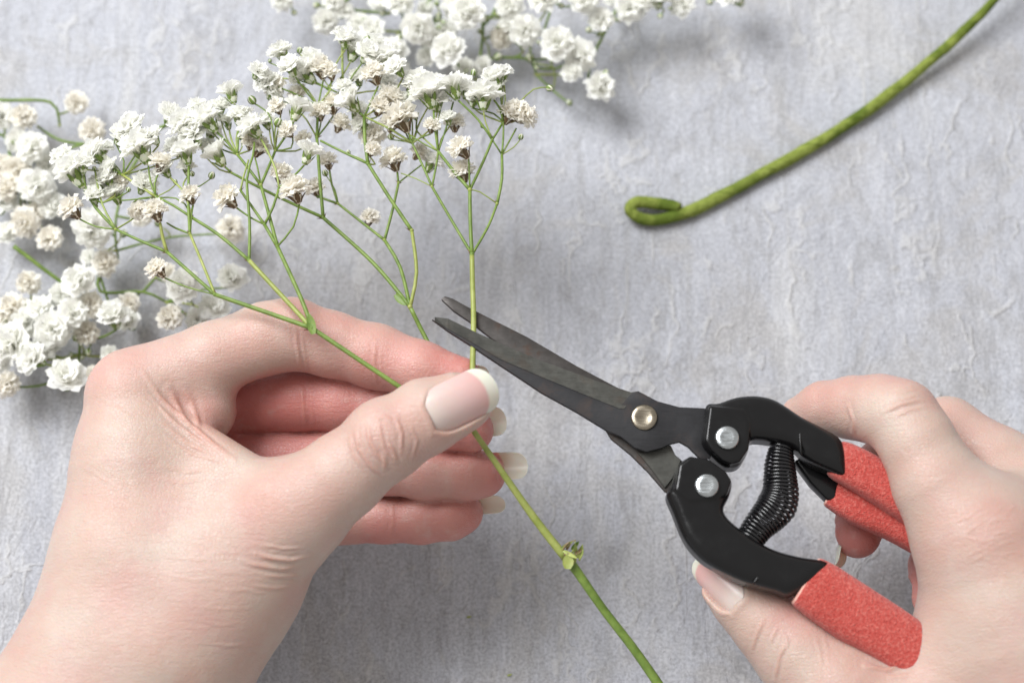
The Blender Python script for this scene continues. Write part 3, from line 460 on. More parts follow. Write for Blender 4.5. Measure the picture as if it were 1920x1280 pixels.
lying("rightmost baby's breath sprig along the top edge, spread white blooms nearest the green wire", [[(1230, -120, 1.4), (1180, -30, 1.2), (1150, 30, .9), (1110, 110, .8), (1103, 150, .9)], [(1180, -30, 1.2), (1270, -10, 1.0), (1330, -5, .8)], [(1060, -60, 1.0), (1020, 60, .9), (1030, 75, .8)]],
    [(1092, 10, 35, 'w', 1.7), (1126, 48, 27, 'w', 1.4), (1122, 175, 32, 'w', 1.1), (1178, 28, 30, 'w', 1.2), (1205, 12, 28, 'w', 1.4), (1235, 5, 28, 'w', 1.5), (1278, 20, 26, 'w', 1.2), (1376, 0, 38, 'w', 1.3), (1330, 8, 10, 'b', .9), (1150, 0, 22, 'w', .8)], buds=.8, sc=.97)
# ------------------------------------------------------------------ the green wire
wp = [(2010, -190, 2.6), (1930, -85, 1.35), (1864, 0, .85), (1800, 65, .6), (1723, 132, .38), (1631, 204, .24), (1531, 269, .20), (1431, 325, .20), (1350, 369, .20), (1290, 397, .20), (1235, 412, .22), (1198, 408, .28), (1181, 392, .36), (1195, 379, .40), (1230, 382, .36), (1262, 386, .32), (1274, 391, .34)]
pts, rad = spline([P(*c) for c in wp], [x / 62.5 for x in (9, 9, 9, 9.4, 10.6, 11, 11.3, 11.3, 11.6, 11.6, 11.3, 11.3, 11.3, 11, 11, 10.8, 9.5)], .06)
arc = np.concatenate([[0], np.cumsum(np.linalg.norm(np.diff(pts, axis=0), axis=1))]); tp = arc[-1] - arc
rad = rad * (1 + .05 * np.array([math.sin(a * 1.9) for a in tp]) + .035 * (RNG.random(len(tp)) - .5))
mb = MB(); mb.tube(pts, rad, 0, 20, smooth=False)
for i in range(len(pts) * 20):             # overlapping turns of the tape stand a little proud
    c0 = pts[i // 20]; f_ = (tp[i // 20] * .62 + (i % 20) / 20) % 1; mb.V[i] = tuple(c0 + (np.array(mb.V[i]) - c0) * (1 + (.11 * max(0, 1 - f_ / .45)) + .03 * (RNG.random() - .5)))
wire = mb.build('floral_wire', [M_WIRE]); me = wire.data; uv = me.uv_layers.new(name='UVMap')
for poly in me.polygons:
    js = [i % 20 for i in poly.vertices]; wrap = max(js) - min(js) > 10
    for li, vi in zip(poly.loop_indices, poly.vertices):
        j = vi % 20; j = 20 if (wrap and j == 0) else j; uv.data[li].uv = (tp[min(vi // 20, len(tp) - 1)], j / 20)
tag(wire, 'thick wire wrapped in green tape, bent into a small hook at its end', 'wire')
# ------------------------------------------------------------------ distance fields, meshed by surface nets
VOX = 0.072
class Field:
    def __init__(s, lo, hi, vx=VOX):
        s.vx = vx; s.lo = np.array(lo, float); s.n = np.ceil((np.array(hi) - s.lo) / vx).astype(int) + 1; s.D = np.full(s.n, 3.0, np.float32)
    def box(s, lo, hi):
        a = np.maximum(0, np.floor((lo - s.lo) / s.vx).astype(int)); b = np.minimum(s.n, np.ceil((hi - s.lo) / s.vx).astype(int) + 1); return a, b
    def grid(s, a, b):
        return [(s.lo[i] + s.vx * np.arange(a[i], b[i])).astype(np.float32) for i in range(3)]
    @staticmethod
    def smin(A, B, k):
        h = np.maximum(k - np.abs(A - B), 0) / k; return np.minimum(A, B) - h * h * k * 0.25
    def prim(s, pts, rad, k, D=None):
        """pts: 1 to 3 points -> ball, tapered capsule or thick triangle, with its own radius at each point"""
        D = s.D if D is None else D; pts = [np.asarray(p, float) for p in pts]; m = max(rad) + k + .5
        a, b = s.box(np.min(pts, 0) - m, np.max(pts, 0) + m)
        if np.any(b <= a): return
        x, y, z = s.grid(a, b); X = x[:, None, None]; Y = y[None, :, None]; Z = z[None, None, :]
        if len(pts) == 1:
            p = pts[0]; d = np.sqrt((X - p[0]) ** 2 + (Y - p[1]) ** 2 + (Z - p[2]) ** 2) - rad[0]
        elif len(pts) == 2:
            d = s.seg(X, Y, Z, pts[0], pts[1], rad[0], rad[1])
        else:
            A_, B2, C2 = pts; e0 = B2 - A_; e1 = C2 - A_; d00 = e0 @ e0; d01 = e0 @ e1; d11 = e1 @ e1; den = d00 * d11 - d01 * d01
            d20 = (X - A_[0]) * e0[0] + (Y - A_[1]) * e0[1] + (Z - A_[2]) * e0[2]; d21 = (X - A_[0]) * e1[0] + (Y - A_[1]) * e1[1] + (Z - A_[2]) * e1[2]
            v = (d11 * d20 - d01 * d21) / den; w_ = (d00 * d21 - d01 * d20) / den; u = 1 - v - w_
            nn = np.cross(e0, e1); nn /= np.linalg.norm(nn); h = np.abs((X - A_[0]) * nn[0] + (Y - A_[1]) * nn[1] + (Z - A_[2]) * nn[2])
            inside = (u > 0) & (v > 0) & (w_ > 0); din = h - (u * rad[0] + v * rad[1] + w_ * rad[2])
            de = np.minimum(np.minimum(s.seg(X, Y, Z, A_, B2, rad[0], rad[1]), s.seg(X, Y, Z, B2, C2, rad[1], rad[2])), s.seg(X, Y, Z, A_, C2, rad[0], rad[2]))
            d = np.where(inside, np.minimum(din, de), de)
        sl = tuple(slice(a[i], b[i]) for i in range(3)); D[sl] = s.smin(D[sl], d.astype(np.float32), k)
    @staticmethod
    def seg(X, Y, Z, a, b, ra, rb):
        ab = b - a; L2 = ab @ ab + 1e-9; t = np.clip(((X - a[0]) * ab[0] + (Y - a[1]) * ab[1] + (Z - a[2]) * ab[2]) / L2, 0, 1)
        return np.sqrt((X - a[0] - t * ab[0]) ** 2 + (Y - a[1] - t * ab[1]) ** 2 + (Z - a[2] - t * ab[2]) ** 2) - (ra + (rb - ra) * t)
    def finger(s, base, chain, kin=.22, kjoin=.5, kout=.05, bulges=()):
        """a finger is grown out of the palm field base, then added so that it stays apart from its neighbours"""
        F = np.full(s.n, 3.0, np.float32)
        for (p, r), (q, t) in zip(chain[:-1], chain[1:]): s.prim([p, q], [r, t], kin, F)
        for p, r in bulges: s.prim([p], [r], kin, F)
        s.D = s.smin(s.D, s.smin(base, F, kjoin), kout)
    def mesh(s, vox=None):                                           # naive surface nets
        D = s.D; ins = D < 0; nx, ny, nz = D.shape
        c = [ins[i:nx - 1 + i, j:ny - 1 + j, k_:nz - 1 + k_] for i in (0, 1) for j in (0, 1) for k_ in (0, 1)]
        cnt = sum(x.astype(np.int8) for x in c); act = (cnt > 0) & (cnt < 8); idx = -np.ones(act.shape, np.int64); I, J, K = np.nonzero(act); idx[I, J, K] = np.arange(len(I))
        acc = np.zeros((len(I), 3)); num = np.zeros(len(I)); crn = [(i, j, k_) for i in (0, 1) for j in (0, 1) for k_ in (0, 1)]
        vals = {q: D[I + q[0], J + q[1], K + q[2]] for q in crn}
        for a in crn:
            for ax in range(3):
                if a[ax]: continue
                b = list(a); b[ax] = 1; b = tuple(b); va, vb = vals[a], vals[b]; m_ = (va < 0) != (vb < 0); t = np.where(m_, va / (va - vb + 1e-12), 0); p = np.zeros((len(I), 3)); p[:] = a; p[:, ax] = t
                acc[m_] += p[m_]; num[m_] += 1
        V = (np.stack([I, J, K], 1) + acc / num[:, None]) * s.vx + s.lo; F = []
        for ax in range(3):
            sl0 = [slice(1, None)] * 3; sl0[ax] = slice(0, -1); sl1 = [slice(1, None)] * 3; a0 = ins[tuple(sl0)]; sl1[ax] = slice(1, None); a1 = ins[tuple(sl1)]
            ch = a0 != a1; q = np.stack(np.nonzero(ch), 1); q[:, [i for i in range(3) if i != ax]] += 1
            ok = np.all(q[:, [i for i in range(3) if i != ax]] < np.array(idx.shape)[[i for i in range(3) if i != ax]], 1) & (q[:, ax] < idx.shape[ax]); q = q[ok]
            o1, o2 = [i for i in range(3) if i != ax]; e1 = np.eye(3, dtype=int)[o1]; e2 = np.eye(3, dtype=int)[o2]
            g = lambda r: idx[r[:, 0], r[:, 1], r[:, 2]]
            f = np.stack([g(q), g(q - e1), g(q - e1 - e2), g(q - e2)], 1); inside = ins[q[:, 0], q[:, 1], q[:, 2]]
            flip = inside if ax != 1 else ~inside; f[flip] = f[flip][:, ::-1]; F.append(f[np.all(f >= 0, 1)])
        return V, np.concatenate(F)
# ------------------------------------------------------------------ the shears
def zs(x): return 6.95 - (x - 820) / 780.0 * 0.75
def plate(name, poly, off, th, m, parent, bev=.05, seg=2, fn=None):
    """flat piece traced as a polygon, its top face off cm above the shears' own plane, th cm thick"""
    bm = bmesh.new(); top = [bm.verts.new(Vector(P(x, y, (fn or zs)(x) + off)) * S) for x, y in poly]; f = bm.faces.new(top); bm.normal_update()
    if f.normal.z < 0: f.normal_flip()
    r = bmesh.ops.extrude_face_region(bm, geom=[f]); vs = [v for v in r['geom'] if isinstance(v, bmesh.types.BMVert)]
    for v in vs: v.co.z += 0
    keep = set(vs)
    for v in bm.verts:
        if v not in keep: v.co.z -= th * S
    bmesh.ops.recalc_face_normals(bm, faces=bm.faces)
    if bev:
        es = [e for e in bm.edges if len(e.link_faces) == 2 and e.calc_face_angle(0) > .9]
        bmesh.ops.bevel(bm, geom=es, offset=bev * S, segments=seg, affect='EDGES', profile=.5, clamp_overlap=True)
    bmesh.ops.triangulate(bm, faces=[f for f in bm.faces if len(f.verts) > 4]); me = bpy.data.meshes.new(name); bm.to_mesh(me); bm.free()
    o = link(name, me, m, parent)
    for p in me.polygons: p.use_smooth = True
    try: me.set_sharp_from_angle(angle=math.radians(38))
    except Exception: pass
    return o
def smooth_poly(pts, n=4):                 # closed Catmull-Rom through the traced corners
    out = []; L = len(pts)
    for i in range(L):
        p0, p1, p2, p3 = [np.array(pts[(i + k_) % L], float) for k_ in (-1, 0, 1, 2)]
        if np.linalg.norm(p2 - p1) < 9: out.append(tuple(p1)); continue
        for j in range(n):
            t = j / n; out.append(tuple(.5 * ((2 * p1) + (-p0 + p2) * t + (2 * p0 - 5 * p1 + 4 * p2 - p3) * t * t + (-p0 + 3 * p1 - 3 * p2 + p3) * t ** 3)))
    return out
def disc(name, c, rpx, off, h, m, parent, dish=0.0):
    p = P(c[0], c[1], zs(c[0]) + off); r = rpx / ppc(p); prof = [(r * .98, -h), (r, -h * .4), (r * .96, -.03), (r * .86, 0), (r * .5, -dish * .6), (r * .2, -dish), (0.001, -dish)]; V = []; F = []; n = 28
    for a, z in prof:
        for j in range(n): V.append(p + np.array([a * math.cos(6.2832 * j / n), a * math.sin(6.2832 * j / n), z]))
    for i in range(len(prof) - 1):
        for j in range(n): F.append((i * n + j, i * n + (j + 1) % n, (i + 1) * n + (j + 1) % n, (i + 1) * n + j))
    return mesh_np(name, V, F, m, parent)
shears = thing('garden_shears', 'black floral shears with narrow open blades, coil spring and red foam grips', 'shears', P(1208, 781, zs(1208)))
# rear blade (goes to the lower handle) and front blade (goes to the upper handle)
blade_r = plate('blade', [(827, 560), (834, 555), (848, 559), (881, 577), (930, 602), (988, 631), (1082, 686), (1150, 722), (1195, 745), (1232, 790), (1238, 832), (1258, 834), (1268, 856), (1286, 868), (1290, 900), (1262, 925), (1247, 921), (1217, 886), (1183, 852), (1146, 822), (1120, 780), (1040, 710), (924, 636), (881, 603), (850, 582)], -.17, .16, M_REAR, shears, .02, 2)
plate('blade', [(810, 598), (813, 600), (838, 613), (884, 639), (938, 670), (1015, 703), (1095, 736), (1162, 762), (1185, 736), (1197, 733), (1233, 752), (1274, 763), (1321, 765), (1345, 790), (1345, 850), (1317, 863), (1306, 852), (1290, 836), (1274, 827), (1257, 831), (1240, 839), (1212, 846), (1190, 838), (1165, 818), (1136, 805), (1082, 772), (1015, 735), (938, 684), (881, 646), (840, 620)], .16, .16, M_BLADE, shears, .03, 2)
# ground bevel along the cutting edge of the front blade
top = [(815, 594), (840, 597), (891, 622), (948, 648), (1015, 676), (1116, 713), (1183, 735), (1197, 733)]; low = [(815, 602), (839, 616), (884, 641), (938, 673), (1015, 706), (1095, 739), (1160, 765), (1170, 766)]
V = []; F = []
for (a, b) in zip(top, low): V += [P(a[0], a[1], zs(a[0]) + .10), P(b[0], b[1], zs(b[0]) + .175), P(a[0], a[1], zs(a[0]) + .02), P(b[0], b[1], zs(b[0]) + .02)]
for i in range(len(top) - 1):
    a = i * 4; F += [(a, a + 1, a + 5, a + 4), (a + 2, a, a + 4, a + 6), (a + 3, a + 2, a + 6, a + 7)]
F += [(0, 2, 3, 1), (28, 29, 31, 30)]
mesh_np('cutting_edge', V, F, M_GROUND, shears, smooth=False)
plate('blade_tang', [(1196, 848), (1228, 845), (1257, 833), (1266, 852), (1278, 862), (1262, 896), (1247, 915), (1225, 884)], -.10, .1, M_GROUND, shears, .02, 1)
disc('pivot_rivet', (1208, 781), 25, .24, .12, M_PIV, shears, .05)
# handles: folded steel under black vinyl
upper = smooth_poly([(1323, 764), (1345, 761), (1378, 750), (1414, 747), (1446, 753), (1473, 768), (1500, 786), (1535, 804), (1569, 824), (1580, 845), (1584, 870), (1581, 897), (1556, 889), (1521, 873), (1502, 860), (1494, 850), (1478, 840), (1450, 833), (1420, 829), (1405, 832), (1400, 852), (1386, 875), (1369, 881), (1352, 876), (1328, 855), (1315, 838), (1314, 822), (1318, 795)], 3)
lower = smooth_poly([(1248, 932), (1256, 915), (1268, 880), (1284, 864), (1304, 862), (1325, 868), (1358, 890), (1370, 908), (1366, 933), (1355, 955), (1360, 972), (1381, 992), (1405, 1010), (1432, 1026), (1458, 1037), (1497, 1047), (1550, 1058), (1530, 1090), (1480, 1118), (1452, 1111), (1408, 1099), (1378, 1088), (1331, 1064), (1307, 1046), (1281, 1013), (1260, 962)], 3)
def slab(name, poly, half, rnd, m, parent, cut=None, k=.12, extra=()):
    """rounded body of a traced outline, soft vinyl-coated edge of radius rnd; extra: (poly, top) raised pads melted onto it"""
    zc = lambda X: ZA + ZB * X
    A = P(900, 700, zs(900)); B2 = P(1600, 900, zs(1600)); ZB = (B2[2] - A[2]) / (B2[0] - A[0]); ZA = A[2] - ZB * A[0]
    W = [P(x, y, zs(x))[:2] for x, y in poly]; lo = np.min(W, 0) - .3; hi = np.max(W, 0) + .3; mz = [zc(lo[0]), zc(hi[0])]
    F = Field((*lo, min(mz) - half - .3), (*hi, max(mz) + half + .4), .045); x, y, z = F.grid(np.zeros(3, int), F.n); X, Y = np.meshgrid(x, y, indexing='ij')
    def sd2(W):
        d = np.full(X.shape, 9.0); ins = np.zeros(X.shape, bool)
        for (ax, ay), (bx, by) in zip(W, W[1:] + W[:1]):
            ex, ey = bx - ax, by - ay; t = np.clip(((X - ax) * ex + (Y - ay) * ey) / (ex * ex + ey * ey + 1e-12), 0, 1); d = np.minimum(d, np.hypot(X - ax - t * ex, Y - ay - t * ey))
            ins ^= ((ay > Y) != (by > Y)) & (X < ex * (Y - ay) / (ey + 1e-12) + ax)
        return np.where(ins, -d, d)
    Zl = z[None, None, :] - zc(X)[:, :, None]
    def ext(W, h0, h1, r):
        q = sd2(W)[:, :, None] + r; w_ = np.abs(Zl - (h0 + h1) / 2) - (h1 - h0) / 2 + r
        return np.minimum(np.maximum(q, w_), 0) + np.sqrt(np.maximum(q, 0) ** 2 + np.maximum(w_, 0) ** 2) - r
    D = ext([tuple(w_) for w_ in W], -half, half, rnd)
    for pl, top, r in extra: D = Field.smin(D, ext([tuple(P(a, b, zs(a))[:2]) for a, b in pl], -.2, top, r), .04)
    F.D = D.astype(np.float32); V, Fc = F.mesh(); return mesh_np(name, V, Fc, m, parent)
h1 = slab('handle', upper, .50, .30, M_BLK, shears, extra=[([(1326, 770), (1392, 776), (1403, 800), (1400, 850), (1384, 874), (1367, 879), (1352, 873), (1330, 853), (1318, 835)], .56, .08)])
h2 = slab('handle', lower, .50, .30, M_BLK, shears, extra=[([(1270, 880), (1290, 864), (1326, 870), (1358, 893), (1368, 910), (1360, 934), (1340, 945), (1290, 950), (1262, 928)], .56, .08)])
def rib(a, b, w_, off): # crimp line across a handle
    m_ = MB(); m_.tube([P(*a, zs(a[0]) + off - .05), P((a[0] + b[0]) / 2, (a[1] + b[1]) / 2, zs(a[0]) + off), P(*b, zs(b[0]) + off - .05)], [w_] * 3, 0, 8, .1); return m_
rib((1499, 800), (1502, 852), .035, .49).build('crimp', [M_BLK], h1); rib((1453, 1040), (1412, 1094), .035, .49).build('crimp', [M_BLK], h2)
disc('rivet', (1364, 819), 23, .68, .2, M_RIV, shears, .01); disc('rivet', (1326, 909), 23, .68, .2, M_RIV, shears, .01)
plate('handle_loop', [(1488, 862), (1500, 858), (1545, 885), (1575, 898), (1570, 935), (1553, 938), (1520, 905)], -.30, .5, M_BLK, shears, .1, 3)
def sleeve(pts_r, th, off, m=M_RED, flat=.72):
    """soft foam sleeve with its mouth open at the first end: traced centre line with half widths in px"""
    V = []; F = []; C = [np.array(P(x, y, z_)) for x, y, z_, r in pts_r]; Rr = [r / ppc(c) for (x, y, z_, r), c in zip(pts_r, C)]
    c2, r2 = spline(C, Rr, .08); n = len(c2); tan = np.gradient(c2, axis=0); sides = 30
    for i in range(n):
        t = tan[i] / np.linalg.norm(tan[i]); s_ = np.cross(t, [0, 0, 1.0]); s_ /= np.linalg.norm(s_); u = np.cross(s_, t)
        e = min(1, (min(i, n - 1 - i) * .08 + .03) / .16) ** .5; rr = r2[i] * (.90 + .10 * e)
        for j in range(sides):
            a = 6.2832 * j / sides; ca, sa = math.cos(a), math.sin(a); q = (abs(ca) ** 3 + abs(sa) ** 3) ** (-1 / 3.0)
            wob = 1 + .012 * math.sin(3 * a + i * .13) + .010 * (RNG.random() - .5)
            V.append(c2[i] + s_ * ca * q * rr * wob + u * sa * q * rr * flat * wob)
    for i in range(n - 1):
        for j in range(sides): F.append((i * sides + j, i * sides + (j + 1) % sides, (i + 1) * sides + (j + 1) % sides, (i + 1) * sides + j))
    F.append(tuple(range(sides))[::-1]); F.append(tuple((n - 1) * sides + j for j in range(sides)))
    return mesh_np('foam_grip', V, F, [m, M_REDP], shears, True, [1 if (i < sides or i == len(F) - 2) else 0 for i in range(len(F))])
z0 = zs(1560)
sleeve([(1563, 858, z0 - .06, 33), (1580, 866, z0 - .02, 38), (1630, 892, z0 - .04, 40), (1700, 935, z0 - .12, 42), (1780, 985, z0 - .3, 46), (1840, 1040, z0 - .5, 44)], 1, 0)
sleeve([(1556, 921, z0 - .62, 28), (1610, 948, z0 - .62, 36), (1690, 980, z0 - .7, 40), (1780, 1030, z0 - .8, 42)], 1, 0)
sleeve([(1508, 1088, zs(1508), 50), (1540, 1108, zs(1540), 55), (1600, 1148, zs(1600) - .03, 57), (1660, 1185, zs(1660) - .05, 55), (1702, 1214, zs(1700) - .08, 54), (1750, 1246, zs(1700) - .12, 50)], 1, 0, flat=.62)
# coil spring
c_ = [(1467, 826), (1464, 845), (1462, 870), (1463, 900), (1463, 925), (1456, 948), (1440, 968), (1423, 986), (1406, 1010), (1400, 1022)]; r_ = [17, 21, 26, 29, 32, 35, 31, 27, 24, 22]
cp, cr = spline([P(x, y, zs(x) - .05) for x, y in c_], [r / 70 for r in r_], .02); L = len(cp); coils = 32; per = 20; T = coils * per; V_ = []
tan = np.gradient(cp, axis=0); tan /= np.linalg.norm(tan, axis=1)[:, None]
for i in range(T + 1):
    q = i / T * (L - 1); a = int(q); f = q - a; b = min(a + 1, L - 1); c = cp[a] * (1 - f) + cp[b] * f; t = tan[a]; s_ = np.cross(t, [0, 0, 1.0]); s_ /= np.linalg.norm(s_); u = np.cross(s_, t); rr = cr[a] * (1 - f) + cr[b] * f; g = 6.28318 * i / per
    V_.append(c + (s_ * math.cos(g) + u * math.sin(g)) * rr)
mb = MB(); mb.tube(V_, np.full(len(V_), .044), 0, 7, smooth=False); mb.build('spring', [M_SPR], shears)
# ------------------------------------------------------------------ hands: one continuous skin each, grown as a smooth distance field
def seg_dist(V, pl):
    best = np.full(len(V), 9.0)
    for a, b in zip(pl[:-1], pl[1:]):
        ab = b - a; t = np.clip(((V - a) @ ab) / (ab @ ab + 1e-9), 0, 1); best = np.minimum(best, np.linalg.norm(V - a - t[:, None] * ab, axis=1))
    return best
class Nail:
    """curved plate: foot (cuticle) and tip in pixels with their heights, half width px, direction it faces"""
    def __init__(s, a, b, wpx, face, phi=1.0, free=.75, arch=.06, taper=1.0, off=0.0, seat=False):
        s.seat = seat
        s.a = np.array(P(*a)); s.b = np.array(P(*b)); s.w = wpx / ppc(s.a); s.ax = s.b - s.a; s.L = np.linalg.norm(s.ax); s.ax /= s.L
        nrm = np.asarray(face, float); nrm = nrm - s.ax * nrm.dot(s.ax); s.nrm = nrm / np.linalg.norm(nrm); s.side = np.cross(s.ax, s.nrm); s.phi = phi; s.free = free; s.arch = arch; s.taper = taper; s.a += s.nrm * off
    def wid(s, v):
        e = np.clip(1 - (np.clip(v - .70, 0, 1) / .30) ** 2.4, 0, 1) ** .5; c = np.clip(1 - (np.clip(.32 - v, 0, 1) / .37) ** 2, 0, 1) ** .5
        return s.w * np.maximum(.02, e * c) * (1 - (1 - s.taper) * v)
    def h(s, u): return -s.w * (1 - np.cos(u * s.phi)) / math.sin(s.phi)
    def build(s, parent):
        NU, NV = 22, 34; V = []; F = []; A = []
        for i in range(NV + 1):
            v = .5 - .5 * math.cos(math.pi * i / NV); wv = float(s.wid(np.array(v)))
            for j in range(NU + 1):
                u = -1 + 2 * j / NU; lat = wv / s.w; uu = u * lat
                V.append(s.a + s.ax * v * s.L + s.side * s.w * math.sin(uu * s.phi) / math.sin(s.phi) + s.nrm * (s.h(uu) + s.arch * 4 * v * (1 - v) - .015 * (1 - min(1, v / .1)))); A.append(min(1, max(0, v + .10 * (uu * uu) * 0.0 + .76 - s.free - .11 * (1 - uu * uu) + .08)))
        n = NU + 1
        for i in range(NV):
            for j in range(NU): c = i * n + j; F.append((c, c + 1, c + n + 1, c + n))
        m0 = len(V); V2 = [p - s.nrm * .022 for p in V]; V += V2; A += A
        F2 = [tuple(x + m0 for x in f[::-1]) for f in F]; F += F2
        ring = [j for j in range(n)] + [i * n + NU for i in range(1, NV + 1)] + [NV * n + j for j in range(NU - 1, -1, -1)] + [i * n for i in range(NV - 1, 0, -1)]
        for a, b in zip(ring, ring[1:] + ring[:1]): F.append((a, a + m0, b + m0, b))
        o = mesh_np('fingernail', V, F, M_NAIL, parent); at = o.data.attributes.new('tip', 'FLOAT', 'POINT'); at.data.foreach_set('value', A); return o
    def fit(s, bvh):
        """seat the plate on the finger it belongs to"""
        def gap(t):
            q = s.a + s.ax * s.L * t; h = bvh.ray_cast(Vector((q + s.nrm * 1.2) * S), Vector(-s.nrm)); return None if h[0] is None else float((np.array(h[0]) / S - q) @ s.nrm)
        g0, g1 = gap(.08), gap(.55)
        if g0 is None or g1 is None: return
        b = s.a + s.ax * s.L * .55 + s.nrm * (g1 + .012 - s.arch); b0 = s.a + s.ax * s.L * .08 + s.nrm * (g0 - .03 - s.arch * .3); ax = b - b0; ax /= np.linalg.norm(ax)
        s.a = b0 - ax * s.L * .08; s.nrm = s.nrm - ax * s.nrm.dot(ax); s.nrm /= np.linalg.norm(s.nrm); s.ax = ax; s.side = np.cross(ax, s.nrm)
    def press(s, V):
        """sink the skin smoothly under the plate"""
        d = V - s.a; t = (d @ s.ax) / s.L; x = (d @ s.side); hh = d @ s.nrm; near = (t > 0) & (t < 1.1) & (np.abs(x) < s.w * 1.05) & (hh > -s.w * 1.2) & (hh < s.w)
        wv = s.wid(np.clip(t, 0, 1)); sn = np.clip(x / s.w * math.sin(s.phi), -.999, .999); u = np.arcsin(sn) / s.phi; hn = s.h(u) + s.arch * 4 * np.clip(t, 0, 1) * (1 - np.clip(t, 0, 1))
        dep = np.minimum(wv - np.abs(x), t * s.L); k_ = np.clip(dep / .09, 0, 1); k_ = k_ * k_ * (3 - 2 * k_)
        dv = np.where(near, np.minimum(0, hn - .05 - hh) * k_, 0)
        # nail wall: a low swelling just outside the plate
        out = -dep; wall = (t > -.2) & (t < s.free) & (np.abs(x) < s.w * 1.5) & (out > -.03) & (out < .35) & (hh > hn - .3) & (hh < .4)
        dv = dv + np.where(wall, .025 * np.exp(-((out - .09) / .07) ** 2), 0)
        return V + s.nrm * dv[:, None]
def build_hand(label, field, nails, creases, flush_and_shade, extra=None):
    V, F = field.mesh(); me = bpy.data.meshes.new('hand'); me.from_pydata([tuple(v) for v in V * S], [], [tuple(int(i) for i in f) for f in F]); me.update()
    o = link('hand', me, M_SKIN); md = o.modifiers.new('s', 'SUBSURF'); md.levels = md.render_levels = 1
    dg = bpy.context.evaluated_depsgraph_get(); me2 = bpy.data.meshes.new_from_object(o.evaluated_get(dg)); o.modifiers.clear(); o.data = me2; me2.name = 'hand'
    n = len(me2.vertices); co = np.empty(n * 3); me2.vertices.foreach_get('co', co); V = co.reshape(-1, 3) / S; nr = np.empty(n * 3); me2.vertices.foreach_get('normal', nr); nr = nr.reshape(-1, 3)
    bvh = BVHTree.FromObject(o, bpy.context.evaluated_depsgraph_get()); cm = np.zeros(n)
    if extra is not None: V = V + nr * extra(V)[:, None]
    for pl, dep, wd in creases:                            # creases are cut where the traced lines meet the skin
        pts = []
        for i in range(len(pl) - 1):
            for t in np.linspace(0, 1, 6)[:(6 if i == len(pl) - 2 else 5)]:
                x = pl[i][0] * (1 - t) + pl[i + 1][0] * t; y = pl[i][1] * (1 - t) + pl[i + 1][1] * t; d = P(x, y, 0) - CAM; d /= np.linalg.norm(d)
                h = bvh.ray_cast(Vector(CAM * S), Vector(d)); 
                if h[0] is not None: pts.append(np.array(h[0]) / S)
        if len(pts) < 2: continue
        pts = np.array(pts); a, b = pts.min(0) - .6, pts.max(0) + .6; m_ = np.nonzero(np.all((V > a) & (V < b), 1))[0]
        if not len(m_): continue
        dd = seg_dist(V[m_], list(pts)); ea = np.linalg.norm(V[m_] - pts[0], axis=1); eb = np.linalg.norm(V[m_] - pts[-1], axis=1); tot = np.linalg.norm(pts[-1] - pts[0]); fade = np.clip(np.minimum(ea, eb) / (.25 * tot + .01), .25, 1)
        g = np.exp(-(dd / wd) ** 2) * fade; V[m_] += nr[m_] * (-dep * g + .35 * dep * np.exp(-((dd - 2 * wd) / wd) ** 2) * fade)[:, None]; cm[m_] = np.maximum(cm[m_], g * min(1, dep / .05))
    for nl in nails:
        if nl.seat: nl.fit(bvh)
        V = nl.press(V)
    me2.vertices.foreach_set('co', (V * S).ravel()); me2.update(); me2.polygons.foreach_set('use_smooth', [True] * len(me2.polygons))
    fl = np.zeros(n)
    for sg, r, st in flush_and_shade: fl = np.maximum(fl, st * np.exp(-(seg_dist(V, list(sg)) / r) ** 4))
    for nm, arr in (('flush_and_shade', fl), ('crease', cm)):
        at = me2.attributes.new(nm, 'FLOAT', 'POINT'); at.data.foreach_set('value', arr)
    tag(o, label, 'hand')
    for nl in nails: nl.build(o)
    return o
def ch(*c): return [Q(*x) for x in c]
# ---- left hand
F1 = Field(P(-140, 1560, 0) + np.array([0, 0, 1.2]), (4.2, 5.2, 9.8)); F1.lo[2] = .6
F1 = Field((min(P(-60, 1500, 4)[0], P(-60, 900, 4)[0]), P(0, 1440, 4)[1], .5), (P(1000, 700, 6)[0], P(500, 520, 7)[1], 9.9))
def tri(f, k, *c):
    q = [Q(*x) for x in c]; f.prim([a for a, _ in q], [b for _, b in q], k)
tri(F1, .6, (250, 750, 6.0, 84), (262, 865, 5.7, 114)); tri(F1, .8, (262, 865, 5.7, 114), (250, 1045, 5.4, 141)); tri(F1, .8, (250, 1045, 5.4, 141), (215, 1195, 5.0, 150)); tri(F1, .8, (215, 1195, 5.0, 150), (60, 1440, 4.6, 175))
tri(F1, .9, (340, 1060, 5.4, 128), (300, 1210, 5.0, 150)); tri(F1, .9, (300, 1210, 5.0, 150), (160, 1450, 4.6, 175))
tri(F1, .6, (235, 830, 4.3, 78), (300, 985, 3.2, 66), (290, 1180, 4.2, 125))
tri(F1, .5, (275, 770, 6.2, 38), (505, 930, 6.9, 52), (300, 1080, 6.0, 105))
tri(F1, .6, (545, 965, 6.6, 92), (420, 1090, 5.6, 138)); tri(F1, .7, (420, 1090, 5.6, 138), (340, 1210, 5.2, 150))
tri(F1, .3, (376, 768, 5.75, 60), (318, 838, 5.2, 64)); tri(F1, .3, (360, 725, 5.9, 55), (376, 768, 5.75, 60))
base = F1.D.copy()
F1.finger(base, ch((545, 965, 6.6, 92), (640, 893, 7.2, 79), (722, 826, 7.65, 73), (800, 780, 7.9, 69), (858, 757, 7.95, 57), (878, 752, 7.9, 46)), .25, .7, .04, ch((722, 822, 7.8, 74)))
